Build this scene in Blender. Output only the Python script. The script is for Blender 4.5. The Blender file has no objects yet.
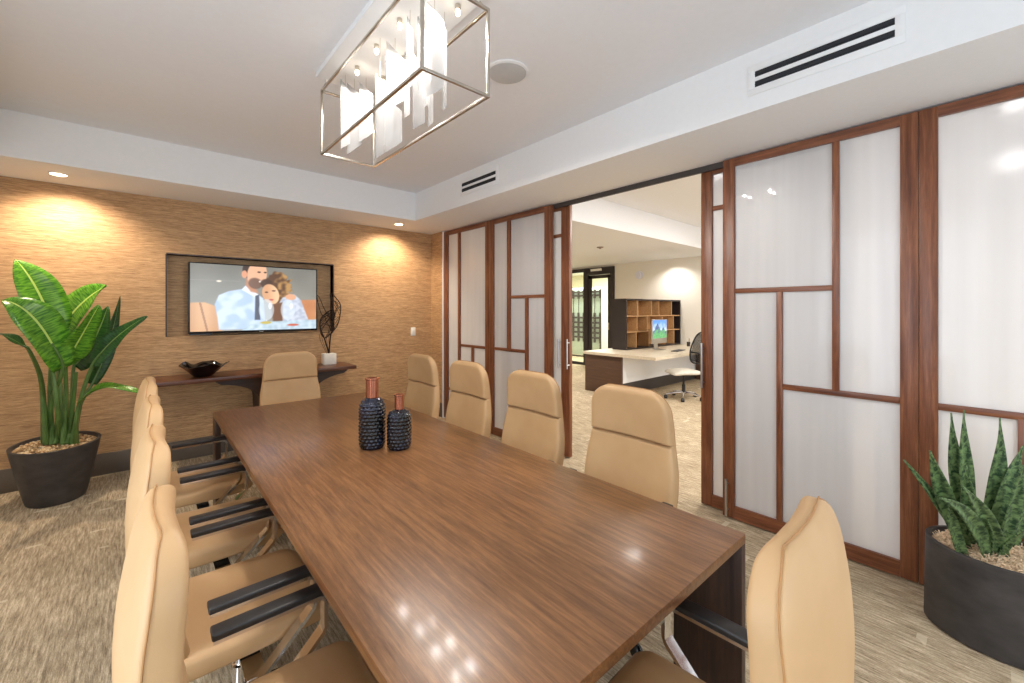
import bpy, bmesh, math, random
from mathutils import Vector, Matrix, noise
R = math.radians
D = bpy.data
SC = bpy.context.scene
COL = SC.collection

# ---------------------------------------------------------------- camera, world, exposure
CAM_H, FPX, TH = 1.54, 420.0, math.atan2(.664, .748)
cam_d = D.cameras.new('camera'); cam = D.objects.new('camera', cam_d); COL.objects.link(cam)
cam.location = (0, 0, CAM_H); cam.rotation_euler = (R(90), 0, -TH)
cam_d.sensor_width = 36; cam_d.lens = FPX * 36 / 1024; cam_d.shift_y = -(341.5 - 310) / 1024
cam_d.clip_start = .02
SC.camera = cam
SC.view_settings.view_transform = 'Standard'; SC.view_settings.look = 'None'
SC.view_settings.gamma = 1; SC.view_settings.use_curve_mapping = False
SC.view_settings.exposure = 0.36
SC.cycles.use_denoising = True
SC.cycles.max_bounces = 8; SC.cycles.diffuse_bounces = 5; SC.cycles.glossy_bounces = 4
SC.cycles.transmission_bounces = 6; SC.cycles.sample_clamp_indirect = 6.0
W = D.worlds.new('world'); SC.world = W; W.use_nodes = True
W.node_tree.nodes['Background'].inputs[0].default_value = (.75, .86, 1, 1)
W.node_tree.nodes['Background'].inputs[1].default_value = 1.0

def lamp(kind, name, loc, power, color=(1, 1, 1), size=.1, size_y=None, rot=(0, 0, 0), spot=None, blend=.6):
    l = D.lights.new(name, kind); l.energy = power; l.color = color
    if kind == 'AREA':
        l.size = size
        if size_y: l.shape = 'RECTANGLE'; l.size_y = size_y
    else: l.shadow_soft_size = size
    if spot: l.spot_size = R(spot); l.spot_blend = blend
    o = D.objects.new(name, l); COL.objects.link(o); o.location = loc; o.rotation_euler = rot
    return o
WARM = (1, .83, .64); NEUT = (1, .94, .87); DAY = (.76, .87, 1)
# daylight through the two windows of the meeting room
lamp('AREA', 'window_daylight', (-1.46, .9, 1.55), 40, DAY, 2.6, 1.7, (0, R(-90), 0))
lamp('AREA', 'rear_window_daylight', (1.0, -1.94, 1.6), 30, DAY, 2.6, 1.7, (R(90), 0, 0))
# office windows' daylight
lamp('AREA', 'office_daylight', (6.4, -2.9, 1.7), 60, (.95, .97, 1), 4.5, 2.2, (R(90), 0, 0))

# ---------------------------------------------------------------- measuring helpers (camera pixel -> world plane)
cS, sS = math.cos(TH), math.sin(TH)
def onX(px, py, X):
    u = (px - 512) / FPX; d = X / (sS + cS * u); return Vector((X, d * (cS - sS * u), CAM_H - (py - 310) * d / FPX))
def onY(px, py, Y):
    u = (px - 512) / FPX; d = Y / (cS - sS * u); return Vector((d * (sS + cS * u), Y, CAM_H - (py - 310) * d / FPX))
def atD(px, py, d):
    u = (px - 512) / FPX; return Vector((d * (sS + cS * u), d * (cS - sS * u), CAM_H - (py - 310) * d / FPX))

# ---------------------------------------------------------------- materials
def s2l(c):
    return tuple(((v / 255) / 12.92 if v / 255 <= .04045 else ((v / 255 + .055) / 1.055) ** 2.4) for v in c)
class NT:
    def __init__(s, name):
        s.m = D.materials.new(name); s.m.use_nodes = True; s.t = s.m.node_tree; s.n = s.t.nodes
        s.b = s.n['Principled BSDF']; s.out = s.n['Material Output']
    def add(s, typ, **kw):
        n = s.n.new(typ)
        for k, v in kw.items():
            if k.startswith('i_'):
                key = k[2:].replace('_', ' '); n.inputs[key].default_value = v
            else: setattr(n, k, v)
        return n
    def link(s, a, b): s.t.links.new(a, b)
    def ramp(s, fac, stops, interp='LINEAR'):
        r = s.add('ShaderNodeValToRGB'); r.color_ramp.interpolation = interp; e = r.color_ramp.elements
        while len(e) < len(stops): e.new(.5)
        for q, (p, c) in zip(e, stops): q.position = p; q.color = (*c, 1)
        s.link(fac, r.inputs[0]); return r.outputs[0]
    def coords(s, scale=(1, 1, 1), kind='Object', rot=(0, 0, 0)):
        tc = s.add('ShaderNodeTexCoord'); mp = s.add('ShaderNodeMapping')
        mp.inputs['Scale'].default_value = scale; mp.inputs['Rotation'].default_value = rot
        s.link(tc.outputs[kind], mp.inputs['Vector']); return mp.outputs[0]
    def noise(s, vec, scale=5, detail=4, rough=.5, dist=0):
        n = s.add('ShaderNodeTexNoise'); n.inputs['Scale'].default_value = scale; n.inputs['Detail'].default_value = detail
        n.inputs['Roughness'].default_value = rough; n.inputs['Distortion'].default_value = dist
        s.link(vec, n.inputs['Vector']); return n.outputs['Fac']
    def bump(s, h, strength=.3, dist=.01):
        b = s.add('ShaderNodeBump'); b.inputs['Strength'].default_value = strength; b.inputs['Distance'].default_value = dist
        s.link(h, b.inputs['Height']); s.link(b.outputs[0], s.b.inputs['Normal']); return b
    def mix(s, a, b, f, mode='MIX'):
        n = s.add('ShaderNodeMix'); n.data_type = 'RGBA'; n.blend_type = mode
        for sock, v in ((n.inputs[0], f), (n.inputs[6], a), (n.inputs[7], b)):
            if hasattr(v, 'is_linked') or hasattr(v, 'links'): s.link(v, sock)
            else: sock.default_value = v if isinstance(v, (int, float)) else (*v, 1)
        return n.outputs[2]
def plain(name, col, rough=.5, metal=0, coat=0, ior=1.5, emit=None, es=0, noisy=.06, nscale=30):
    t = NT(name); c = s2l(col)
    if noisy:
        f = t.noise(t.coords(), nscale, 3)
        t.link(t.ramp(f, [(.3, tuple(v * (1 - noisy) for v in c)), (.7, tuple(min(1, v * (1 + noisy)) for v in c))]), t.b.inputs['Base Color'])
    else: t.b.inputs['Base Color'].default_value = (*c, 1)
    t.b.inputs['Roughness'].default_value = rough; t.b.inputs['Metallic'].default_value = metal
    t.b.inputs['Coat Weight'].default_value = coat; t.b.inputs['IOR'].default_value = ior
    if emit: t.b.inputs['Emission Color'].default_value = (*s2l(emit), 1); t.b.inputs['Emission Strength'].default_value = es
    return t.m
def wood(name, stops, axis='Y', rough=.3, scale=1., coat=0., bump=.02):
    t = NT(name)
    sc = {'X': (.9, 16, 16), 'Y': (16, .9, 16), 'Z': (16, 16, .9)}[axis]
    v = t.coords(tuple(k * scale for k in sc))
    f = t.noise(v, 2.2, 8, .62, .35)
    v2 = t.coords(tuple(k * scale * 5 for k in sc)); g = t.noise(v2, 3, 4, .7)
    base = t.ramp(f, stops)
    fine = t.ramp(g, [(.35, (.72, .70, .68)), (.6, (1, 1, 1))])
    t.link(t.mix(base, fine, .8, 'MULTIPLY'), t.b.inputs['Base Color'])
    t.b.inputs['Roughness'].default_value = rough; t.b.inputs['Coat Weight'].default_value = coat
    t.b.inputs['Coat Roughness'].default_value = .12
    t.bump(g, .12, bump * .1)
    return t.m
M = {}
tt = [(.28, s2l((102, 68, 41))), (.48, s2l((126, 86, 53))), (.64, s2l((150, 105, 66))), (.82, s2l((112, 76, 47)))]
M['table'] = wood('walnut_table', tt, 'Y', .33, 2.2, .15)
M['table_dark'] = wood('dark_walnut', [(.3, s2l((44, 30, 25))), (.7, s2l((80, 56, 44)))], 'Z', .4, 1.)
wl = [(.28, s2l((86, 46, 29))), (.5, s2l((128, 76, 49))), (.66, s2l((150, 96, 64))), (.8, s2l((108, 60, 39)))]
M['walnut_z'] = wood('walnut_vertical', wl, 'Z', .36, 1.2)
M['walnut_y'] = wood('walnut_horizontal', wl, 'Y', .36, 1.2)
M['console'] = wood('console_wood', [(.3, s2l((74, 40, 26))), (.7, s2l((112, 66, 42)))], 'X', .3, 1.)
M['console_dark'] = wood('console_support_wood', [(.3, s2l((46, 32, 27))), (.7, s2l((72, 52, 42)))], 'X', .4, 1.)
M['desk_brown'] = wood('desk_brown', [(.3, s2l((74, 50, 38))), (.7, s2l((98, 70, 52)))], 'Y', .4, 1.)
M['desk_top'] = wood('desk_top_ash', [(.3, s2l((205, 190, 165))), (.7, s2l((226, 214, 192)))], 'X', .4, 1.)
M['maple'] = wood('cubby_maple', [(.3, s2l((186, 140, 92))), (.7, s2l((214, 172, 122)))], 'X', .4, 1.)
M['espresso'] = plain('espresso_panel', (44, 36, 36), .4)
M['ceiling'] = plain('ceiling_paint', (234, 235, 238), .9, noisy=.01)
M['white'] = plain('white_paint', (236, 236, 236), .8, noisy=.01)
M['officewall'] = plain('office_wall_paint', (232, 226, 214), .85, noisy=.01)
M['baseboard'] = plain('baseboard_grey', (96, 86, 76), .5, noisy=.03)
M['plinth'] = plain('dark_plinth', (66, 60, 58), .5)
M['chrome'] = plain('polished_chrome', (225, 225, 228), .08, 1, noisy=0)
M['nickel'] = plain('brushed_nickel', (200, 192, 180), .22, 1, noisy=.03)
M['steel'] = plain('satin_steel', (190, 190, 190), .3, 1, noisy=.03)
M['armpad'] = plain('armpad_black', (40, 38, 38), .42, noisy=.08)
M['black'] = plain('matt_black', (24, 23, 24), .5, noisy=0)
M['blackgloss'] = plain('gloss_black', (14, 12, 14), .06, coat=.6, noisy=0)
M['tvbezel'] = plain('tv_bezel', (26, 26, 30), .25, noisy=0)
M['bronze'] = plain('dark_bronze_wire', (52, 38, 30), .4, .7, noisy=0)
M['marble'] = plain('white_block', (230, 226, 216), .5, noisy=.03)
M['copper'] = plain('copper_neck', (188, 124, 100), .24, .9, noisy=.08)
M['speaker'] = plain('speaker_grille', (196, 196, 196), .7, noisy=.02)
M['slot'] = plain('vent_slot', (30, 32, 38), .6, noisy=0)
M['plate'] = plain('switch_plate', (244, 240, 230), .4, noisy=0)
M['tyre'] = plain('castor_black', (22, 22, 22), .45, noisy=0)
M['officeseat'] = plain('office_seat_fabric', (208, 202, 190), .9)
M['mesh'] = plain('mesh_back', (36, 36, 40), .7)
M['lens'] = plain('lamp_lens', (255, 240, 215), .4, emit=(255, 225, 180), es=14, noisy=0)
M['olens'] = plain('office_lamp_lens', (255, 245, 230), .4, emit=(255, 240, 215), es=8, noisy=0)
M['bulb'] = plain('halogen_bulb', (255, 240, 215), .4, emit=(255, 238, 210), es=14, noisy=0)
M['detector'] = plain('detector_plastic', (222, 222, 232), .5, noisy=0)
M['bronzehead'] = plain('sprinkler_cap', (150, 130, 120), .4, noisy=0)
M['chip'] = plain('wood_shavings', (216, 190, 158), .9, noisy=.35, nscale=60)
M['greenwall'] = plain('corridor_wall', (222, 216, 190), .8, noisy=.02)

def leather():
    t = NT('tan_leather'); v = t.coords()
    big = t.noise(v, 3.5, 3, .5); fine = t.noise(v, 420, 2, .6)
    t.link(t.ramp(big, [(.3, s2l((190, 152, 108))), (.7, s2l((204, 167, 123)))]), t.b.inputs['Base Color'])
    t.b.inputs['Roughness'].default_value = .48; t.b.inputs['Specular IOR Level'].default_value = .4
    t.bump(fine, .12, .002); return t.m
M['leather'] = leather()
M['stitch'] = plain('leather_piping', (176, 130, 82), .55, noisy=.1)

def grasscloth(name, axis):
    t = NT(name)
    tc = t.add('ShaderNodeTexCoord')
    sc = (9, 9, 190) ; v = t.coords(sc)
    f1 = t.noise(v, 1, 6, .75, .6)
    v2 = t.coords((1.1, 1.1, 26)); f2 = t.noise(v2, 1, 3, .6, .3)
    v3 = t.coords((10, 10, 420)); f3 = t.noise(v3, 1, 3, .6, .4)
    a = t.ramp(f1, [(.30, s2l((108, 76, 48))), (.43, s2l((178, 138, 96))), (.57, s2l((212, 172, 126))), (.74, s2l((236, 204, 158)))])
    b = t.ramp(f2, [(.3, (.85, .83, .81)), (.6, (1, 1, 1))])
    c = t.ramp(f3, [(.35, (.80, .78, .76)), (.55, (1.0, 1.0, 1.0))])
    # paper drops: slight tone change every metre
    sp = t.add('ShaderNodeSeparateXYZ'); t.link(tc.outputs['Object'], sp.inputs[0])
    dv = t.add('ShaderNodeMath', operation='DIVIDE'); t.link(sp.outputs[axis], dv.inputs[0]); dv.inputs[1].default_value = .91
    fl = t.add('ShaderNodeMath', operation='FLOOR'); t.link(dv.outputs[0], fl.inputs[0])
    wn = t.add('ShaderNodeTexWhiteNoise', noise_dimensions='1D'); t.link(fl.outputs[0], wn.inputs['W'])
    dr = t.ramp(wn.outputs['Value'], [(0, (.9, .9, .9)), (1, (1, 1, 1))])
    m = t.mix(a, b, 1., 'MULTIPLY'); m = t.mix(m, c, .8, 'MULTIPLY'); m = t.mix(m, dr, 1., 'MULTIPLY')
    t.link(m, t.b.inputs['Base Color']); t.b.inputs['Roughness'].default_value = .62
    t.bump(f1, .5, .004); return t.m
M['grass_x'] = grasscloth('grasscloth_wallpaper', 0)
M['grass_y'] = grasscloth('grasscloth_wallpaper_return', 1)

def carpet():
    t = NT('loop_carpet')
    v = t.coords((85, 7, 1)); f1 = t.noise(v, 1, 5, .8, .1)
    f2 = t.noise(t.coords((6, 2.2, 1)), 1, 4, .7, .2)
    f3 = t.noise(t.coords((260, 90, 1)), 1, 2, .6)
    a = t.ramp(f1, [(.34, s2l((132, 116, 94))), (.5, s2l((190, 172, 144))), (.66, s2l((232, 216, 188)))])
    b = t.ramp(f2, [(.32, (.82, .81, .80)), (.62, (1.0, 1.0, 1.0))])
    c = t.ramp(f3, [(.3, (.70, .68, .66)), (.6, (1, 1, 1))])
    m = t.mix(a, b, 1., 'MULTIPLY'); m = t.mix(m, c, .9, 'MULTIPLY')
    # pale dashes woven across, in rows
    br = t.add('ShaderNodeTexBrick'); br.offset = .37
    br.inputs['Color1'].default_value = (0, 0, 0, 1); br.inputs['Color2'].default_value = (1, 1, 1, 1)
    br.inputs['Mortar'].default_value = (0, 0, 0, 1); br.inputs['Scale'].default_value = 1
    br.inputs['Mortar Size'].default_value = 0; br.inputs['Brick Width'].default_value = .075; br.inputs['Row Height'].default_value = .036
    t.link(t.coords((1, 1, 1)), br.inputs['Vector'])
    r2 = t.add('ShaderNodeMath', operation='GREATER_THAN'); sb = t.add('ShaderNodeSeparateColor')
    t.link(br.outputs['Color'], sb.inputs[0]); t.link(sb.outputs[0], r2.inputs[0]); r2.inputs[1].default_value = .965
    gt = t.add('ShaderNodeMath', operation='GREATER_THAN'); t.link(t.noise(t.coords((.9, 3.5, 1)), 1.3, 1), gt.inputs[0]); gt.inputs[1].default_value = .56
    m0 = t.add('ShaderNodeMath', operation='MULTIPLY'); t.link(r2.outputs[0], m0.inputs[0]); t.link(gt.outputs[0], m0.inputs[1])
    mm = t.add('ShaderNodeMath', operation='MULTIPLY'); t.link(m0.outputs[0], mm.inputs[0]); mm.inputs[1].default_value = .5
    m = t.mix(m, s2l((226, 214, 188)), mm.outputs[0])
    t.link(m, t.b.inputs['Base Color']); t.b.inputs['Roughness'].default_value = .95
    t.b.inputs['Specular IOR Level'].default_value = .1
    t.bump(f3, .6, .004); return t.m
M['carpet'] = carpet()

def frosted():
    t = NT('frosted_glass')  # milky pane, smooth on the room side
    t.b.inputs['Base Color'].default_value = (*s2l((228, 226, 230)), 1)
    t.b.inputs['Roughness'].default_value = .35; t.b.inputs['Coat Weight'].default_value = .55; t.b.inputs['Coat Roughness'].default_value = .015
    f = t.noise(t.coords((1, 14, .6)), 1, 2); t.link(t.ramp(f, [(.3, s2l((230, 226, 223))), (.7, s2l((240, 236, 233)))]), t.b.inputs['Base Color'])
    tr = t.add('ShaderNodeBsdfTranslucent'); tr.inputs[0].default_value = (.93, .94, .97, 1)
    rf = t.add('ShaderNodeBsdfRefraction'); rf.inputs['Color'].default_value = (.93, .94, .97, 1); rf.inputs['Roughness'].default_value = .24; rf.inputs['IOR'].default_value = 1.25
    mx = t.add('ShaderNodeMixShader'); mx.inputs[0].default_value = .6
    t.link(tr.outputs[0], mx.inputs[1]); t.link(rf.outputs[0], mx.inputs[2])
    m2 = t.add('ShaderNodeMixShader'); m2.inputs[0].default_value = .42
    t.link(t.b.outputs[0], m2.inputs[1]); t.link(mx.outputs[0], m2.inputs[2]); t.link(m2.outputs[0], t.out.inputs[0])
    return t.m
M['frosted'] = frosted()
def glass(name, col=(.93, .97, .95), mixf=.1):
    t = NT(name)
    tr = t.add('ShaderNodeBsdfTransparent'); tr.inputs[0].default_value = (*col, 1)
    gl = t.add('ShaderNodeBsdfGlossy'); gl.inputs['Roughness'].default_value = .02
    mx = t.add('ShaderNodeMixShader'); mx.inputs[0].default_value = mixf
    t.link(tr.outputs[0], mx.inputs[1]); t.link(gl.outputs[0], mx.inputs[2]); t.link(mx.outputs[0], t.out.inputs[0]); return t.m
M['glass'] = glass('clear_glass')
def crystal():
    t = NT('chandelier_glass')
    t.b.inputs['Base Color'].default_value = (.55, .55, .55, 1); t.b.inputs['Roughness'].default_value = .15
    t.b.inputs['Coat Weight'].default_value = .5
    tr = t.add('ShaderNodeBsdfTranslucent'); tr.inputs[0].default_value = (.4, .4, .4, 1)
    tp = t.add('ShaderNodeBsdfTransparent')
    m = t.add('ShaderNodeMixShader'); m.inputs[0].default_value = .5
    t.link(t.b.outputs[0], m.inputs[1]); t.link(tr.outputs[0], m.inputs[2])
    m3 = t.add('ShaderNodeMixShader'); m3.inputs[0].default_value = .5
    t.link(m.outputs[0], m3.inputs[1]); t.link(tp.outputs[0], m3.inputs[2]); t.link(m3.outputs[0], t.out.inputs[0])
    return t.m
M['crystal'] = crystal()
def vase_mat():
    t = NT('vase_glass_black'); f = t.noise(t.coords((8, 8, 8)), 1, 2)
    t.link(t.ramp(f, [(.4, s2l((10, 11, 16))), (.65, s2l((28, 34, 58)))]), t.b.inputs['Base Color'])
    t.b.inputs['Roughness'].default_value = .12; t.b.inputs['Metallic'].default_value = .45; t.b.inputs['Coat Weight'].default_value = .7
    return t.m
M['vase'] = vase_mat()
def pot_mat():
    t = NT('planter_charcoal'); f = t.noise(t.coords((1, 1, 2)), 7, 5, .6)
    t.link(t.ramp(f, [(.3, s2l((46, 43, 43))), (.75, s2l((72, 68, 67)))]), t.b.inputs['Base Color'])
    t.b.inputs['Roughness'].default_value = .5; return t.m
M['pot'] = pot_mat()
def pebbles_mat():
    t = NT('pebbles'); v = t.add('ShaderNodeTexVoronoi'); v.inputs['Scale'].default_value = 45
    t.link(t.coords(), v.inputs['Vector'])
    sep = t.add('ShaderNodeSeparateColor'); t.link(v.outputs['Color'], sep.inputs[0])
    t.link(t.ramp(sep.outputs[0], [(0, s2l((130, 96, 60))), (.5, s2l((196, 160, 112))), (1, s2l((232, 212, 176)))]), t.b.inputs['Base Color'])
    t.b.inputs['Roughness'].default_value = .6; return t.m
M['pebble'] = pebbles_mat()
def leaf_mat(name, c0, c1, rib, stripes, spec=.5, rough=.32):
    t = NT(name)
    uv = t.add('ShaderNodeTexCoord'); sp = t.add('ShaderNodeSeparateXYZ'); t.link(uv.outputs['UV'], sp.inputs[0])
    wv = t.add('ShaderNodeMapping'); t.link(uv.outputs['UV'], wv.inputs[0])
    wv.inputs['Scale'].default_value = stripes
    f = t.noise(wv.outputs[0], 1, 3, .6, .4)
    base = t.ramp(f, [(.38, s2l(c0)), (.62, s2l(c1))])
    # midrib
    a = t.add('ShaderNodeMath', operation='SUBTRACT'); t.link(sp.outputs[0], a.inputs[0]); a.inputs[1].default_value = .5
    b = t.add('ShaderNodeMath', operation='ABSOLUTE'); t.link(a.outputs[0], b.inputs[0])
    c = t.add('ShaderNodeMath', operation='LESS_THAN'); t.link(b.outputs[0], c.inputs[0]); c.inputs[1].default_value = .028 if rib else -1
    m = t.mix(base, s2l(rib or (0, 0, 0)), c.outputs[0])
    t.link(m, t.b.inputs['Base Color']); t.b.inputs['Roughness'].default_value = rough
    t.bump(f, .25, .003)
    tr = t.add('ShaderNodeBsdfTranslucent'); t.link(m, tr.inputs[0])
    mx = t.add('ShaderNodeMixShader'); mx.inputs[0].default_value = .2
    t.link(t.b.outputs[0], mx.inputs[1]); t.link(tr.outputs[0], mx.inputs[2]); t.link(mx.outputs[0], t.out.inputs[0])
    return t.m
M['leaf'] = leaf_mat('paradise_leaf', (44, 108, 24), (118, 176, 52), (190, 215, 110), (3, 46, 1))
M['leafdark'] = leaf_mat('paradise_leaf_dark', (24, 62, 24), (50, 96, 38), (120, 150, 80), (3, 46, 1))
M['snake'] = leaf_mat('snake_leaf', (36, 66, 40), (126, 156, 100), None, (2.0, 22, 1), rough=.4)
M['stem'] = plain('plant_stem', (78, 108, 50), .4, noisy=.2, nscale=14)

# ---------------------------------------------------------------- mesh helpers
def new_bm(): return bmesh.new()
def link_bm(name, bm, mat, parent=None, smooth=35, mats=None):
    bmesh.ops.recalc_face_normals(bm, faces=bm.faces)
    me = D.meshes.new(name); bm.to_mesh(me); bm.free()
    for m in (mats or [mat]): me.materials.append(m)
    if smooth:
        me.shade_smooth(); me.set_sharp_from_angle(angle=R(smooth))
    o = D.objects.new(name, me); COL.objects.link(o)
    if parent is not None: o.parent = parent
    return o
def box(bm, x0, x1, y0, y1, z0, z1, bev=0, seg=2):
    vs = [bm.verts.new((x, y, z)) for x in (x0, x1) for y in (y0, y1) for z in (z0, z1)]
    fs = [bm.faces.new([vs[i] for i in f]) for f in ((0, 1, 3, 2), (4, 6, 7, 5), (0, 4, 5, 1), (2, 3, 7, 6), (0, 2, 6, 4), (1, 5, 7, 3))]
    if bev:
        es = list({e for f in fs for e in f.edges})
        bmesh.ops.bevel(bm, geom=es, offset=bev, segments=seg, affect='EDGES', profile=.5)
    return vs
def loft(bm, rings, cap=True, closed=True, uv=False):
    rr = [[bm.verts.new(p) for p in r] for r in rings]
    n = len(rr[0])
    for a, b in zip(rr, rr[1:]):
        for i in range(n if closed else n - 1):
            j = (i + 1) % n
            bm.faces.new((a[i], a[j], b[j], b[i]))
    if cap and closed: bm.faces.new(rr[0][::-1]); bm.faces.new(rr[-1])
    return rr
def frames(pts):
    pts = [Vector(p) for p in pts]; out = []
    t0 = (pts[1] - pts[0]).normalized()
    up = Vector((0, 0, 1)) if abs(t0.z) < .9 else Vector((1, 0, 0))
    nrm = (up - t0 * up.dot(t0)).normalized()
    for i, p in enumerate(pts):
        a = pts[max(i - 1, 0)]; b = pts[min(i + 1, len(pts) - 1)]
        t = (b - a).normalized(); nrm = (nrm - t * nrm.dot(t)).normalized()
        out.append((p, t, nrm, t.cross(nrm)))
    return out
def tube(bm, pts, r, seg=8, cap=True):
    rs = r if isinstance(r, (list, tuple)) else [r] * len(pts)
    rings = [[p + (n * math.cos(a) + b * math.sin(a)) * q for a in [2 * math.pi * k / seg for k in range(seg)]]
             for (p, t, n, b), q in zip(frames(pts), rs)]
    loft(bm, rings, cap)
def bez(a, b, c, d, n=12):
    a, b, c, d = map(Vector, (a, b, c, d)); o = []
    for i in range(n + 1):
        t = i / n; s = 1 - t
        o.append(a * s ** 3 + b * 3 * s * s * t + c * 3 * s * t * t + d * t ** 3)
    return o
def lathe(bm, prof, cx=0, cy=0, seg=32, ax=1, ay=1, ann=False):
    rings = [[(cx + r * ax * math.cos(2 * math.pi * k / seg), cy + r * ay * math.sin(2 * math.pi * k / seg), z) for k in range(seg)] for r, z in (list(prof) + [prof[0]] if ann else prof)]
    loft(bm, rings, cap=not ann)
    if ann: bmesh.ops.remove_doubles(bm, verts=bm.verts, dist=1e-6)
def disc_prism(bm, c, r, h, axis='Z', seg=24):
    rings = []
    for q in (0, h):
        ring = []
        for k in range(seg):
            a = 2 * math.pi * k / seg; u, v = r * math.cos(a), r * math.sin(a)
            ring.append({'Z': (c[0] + u, c[1] + v, c[2] + q), 'X': (c[0] + q, c[1] + u, c[2] + v), 'Y': (c[0] + u, c[1] + q, c[2] + v)}[axis])
        rings.append(ring)
    loft(bm, rings)
def slab(bm, path, width, thick):
    """flat bar swept along a path in the local y-z plane, its width along x; path: (x, y, z)"""
    pts = [Vector(p) for p in path]; rings = []
    for i, p in enumerate(pts):
        a = pts[max(i - 1, 0)]; b = pts[min(i + 1, len(pts) - 1)]
        t = (b - a).normalized(); n = Vector((1, 0, 0)).cross(t).normalized()
        k = 1.0
        if 0 < i < len(pts) - 1:
            k = 1 / max(.5, math.cos(.5 * (pts[i] - a).angle(b - pts[i])))
        w = Vector((width / 2, 0, 0)); h = n * thick / 2 * k
        rings.append([p - w - h, p + w - h, p + w + h, p - w + h])
    loft(bm, rings)
def empty(name, loc, rz=0, label=None, cat=None, group=None, kind=None):
    o = D.objects.new(name, None); COL.objects.link(o); o.location = loc; o.rotation_euler = (0, 0, rz); o.empty_display_size = .1
    return tag(o, label, cat, group, kind)
def tag(o, label=None, cat=None, group=None, kind=None):
    if label: o['label'] = label
    if cat: o['category'] = cat
    if group: o['group'] = group
    if kind: o['kind'] = kind
    return o
def st(o): o['kind'] = 'structure'; return o
def copy_tree(o, parent=None):
    c = o.copy(); COL.objects.link(c)
    if parent is not None: c.parent = parent
    for ch in [x for x in D.objects if x.parent == o]: copy_tree(ch, c)
    return c
def bx(name, x0, x1, y0, y1, z0, z1, mat, parent=None, bev=0):
    b = new_bm(); box(b, x0, x1, y0, y1, z0, z1, bev); return link_bm(name, b, mat, parent, smooth=35 if bev else 0)

# ---------------------------------------------------------------- room shell
WX, BY = 3.256, 5.48          # glazed partition face, grasscloth wall face
CZ, SZ = 3.01, 2.665          # coffer ceiling, soffit underside
LX, RY = -1.5, -1.98          # left wall, rear wall
FX, FY = 2.60, 4.755          # fascias of the soffits
st(bx('floor', LX - .2, 13.5, -3.3, 12.2, -.1, 0, M['carpet']))
st(bx('ceiling', LX - .2, 3.45, RY - .2, BY + .3, CZ, CZ + .1, M['ceiling']))
st(bx('trim_1', FX, 3.45, RY, BY, SZ, CZ - .001, M['white']))                 # soffit over the partition
st(bx('trim_2', LX, FX - .001, FY, BY, SZ, CZ - .001, M['white']))            # soffit along the grasscloth wall
st(bx('trim_3', LX, -.78, RY, FY - .001, SZ, CZ - .001, M['white']))          # soffit along the left wall

# grasscloth wall with the recess for the screen
NX0, NX1, NZ0, NZ1 = .21, 1.835, 1.268, 2.105
b = new_bm()
box(b, LX, NX0, BY, BY + .2, 0, CZ); box(b, NX1, 3.45, BY, BY + .2, 0, CZ)
box(b, NX0, NX1, BY, BY + .2, 0, NZ0); box(b, NX0, NX1, BY, BY + .2, NZ1, CZ)
box(b, NX0, NX1, BY + .11, BY + .2, NZ0, NZ1)
st(link_bm('wall_back', b, M['grass_x'], smooth=0))
b = new_bm(); q = .006
box(b, NX0 - q, NX1 + q, BY - .004, BY + .1, NZ1 - .0, NZ1 + .012); box(b, NX0 - .012, NX0, BY - .004, BY + .1, NZ0, NZ1)
box(b, NX1, NX1 + .012, BY - .004, BY + .1, NZ0, NZ1)
st(link_bm('trim_4', b, M['console_dark'], smooth=0))
st(bx('wall_right', WX - .001, 3.45, 5.16, BY, 0, SZ, M['grass_y']))
st(bx('baseboard_back', LX, WX, BY - .016, BY, 0, .20, M['baseboard'], bev=.004))
st(bx('baseboard_right', WX - .016, WX - .001, 5.16, BY - .017, 0, .20, M['baseboard'], bev=.004))
# left wall with window
b = new_bm()
box(b, LX - .15, LX, RY, -.45, 0, CZ); box(b, LX - .15, LX, 2.25, BY + .2, 0, CZ)
box(b, LX - .15, LX, -.45, 2.25, 0, .65); box(b, LX - .15, LX, -.45, 2.25, 2.45, CZ)
st(link_bm('wall_left', b, M['white'], smooth=0))
b = new_bm()
box(b, LX - .15, 3.45, RY - .15, RY, 0, .7); box(b, LX - .15, 3.45, RY - .15, RY, 2.45, CZ)
box(b, LX - .15, -.35, RY - .15, RY, .7, 2.45); box(b, 2.35, 3.45, RY - .15, RY, .7, 2.45)
st(link_bm('wall_rear', b, M['white'], smooth=0))
def window(name, ax, c, a0, a1, z0, z1):
    r = st(empty(name, (0, 0, 0)))
    f = new_bm()
    def rail(p0, p1, q0, q1):
        if ax == 'X': box(f, c - .04, c + .02, p0, p1, q0, q1)
        else: box(f, p0, p1, c - .04, c + .02, q0, q1)
    rail(a0, a1, z0, z0 + .05); rail(a0, a1, z1 - .05, z1); rail(a0, a0 + .05, z0, z1); rail(a1 - .05, a1, z0, z1)
    m_ = (a0 + a1) / 2; rail(m_ - .025, m_ + .025, z0, z1)
    link_bm('window_frame', f, M['steel'], r, smooth=0)
    g = new_bm()
    if ax == 'X': box(g, c - .02, c - .014, a0 + .05, a1 - .05, z0 + .05, z1 - .05)
    else: box(g, a0 + .05, a1 - .05, c - .02, c - .014, z0 + .05, z1 - .05)
    link_bm('pane', g, M['glass'], r, smooth=0)
window('window_1', 'X', LX - .1, -.45, 2.25, .65, 2.45)
window('window_2', 'Y', RY - .1, -.35, 2.35, .7, 2.45)

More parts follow.
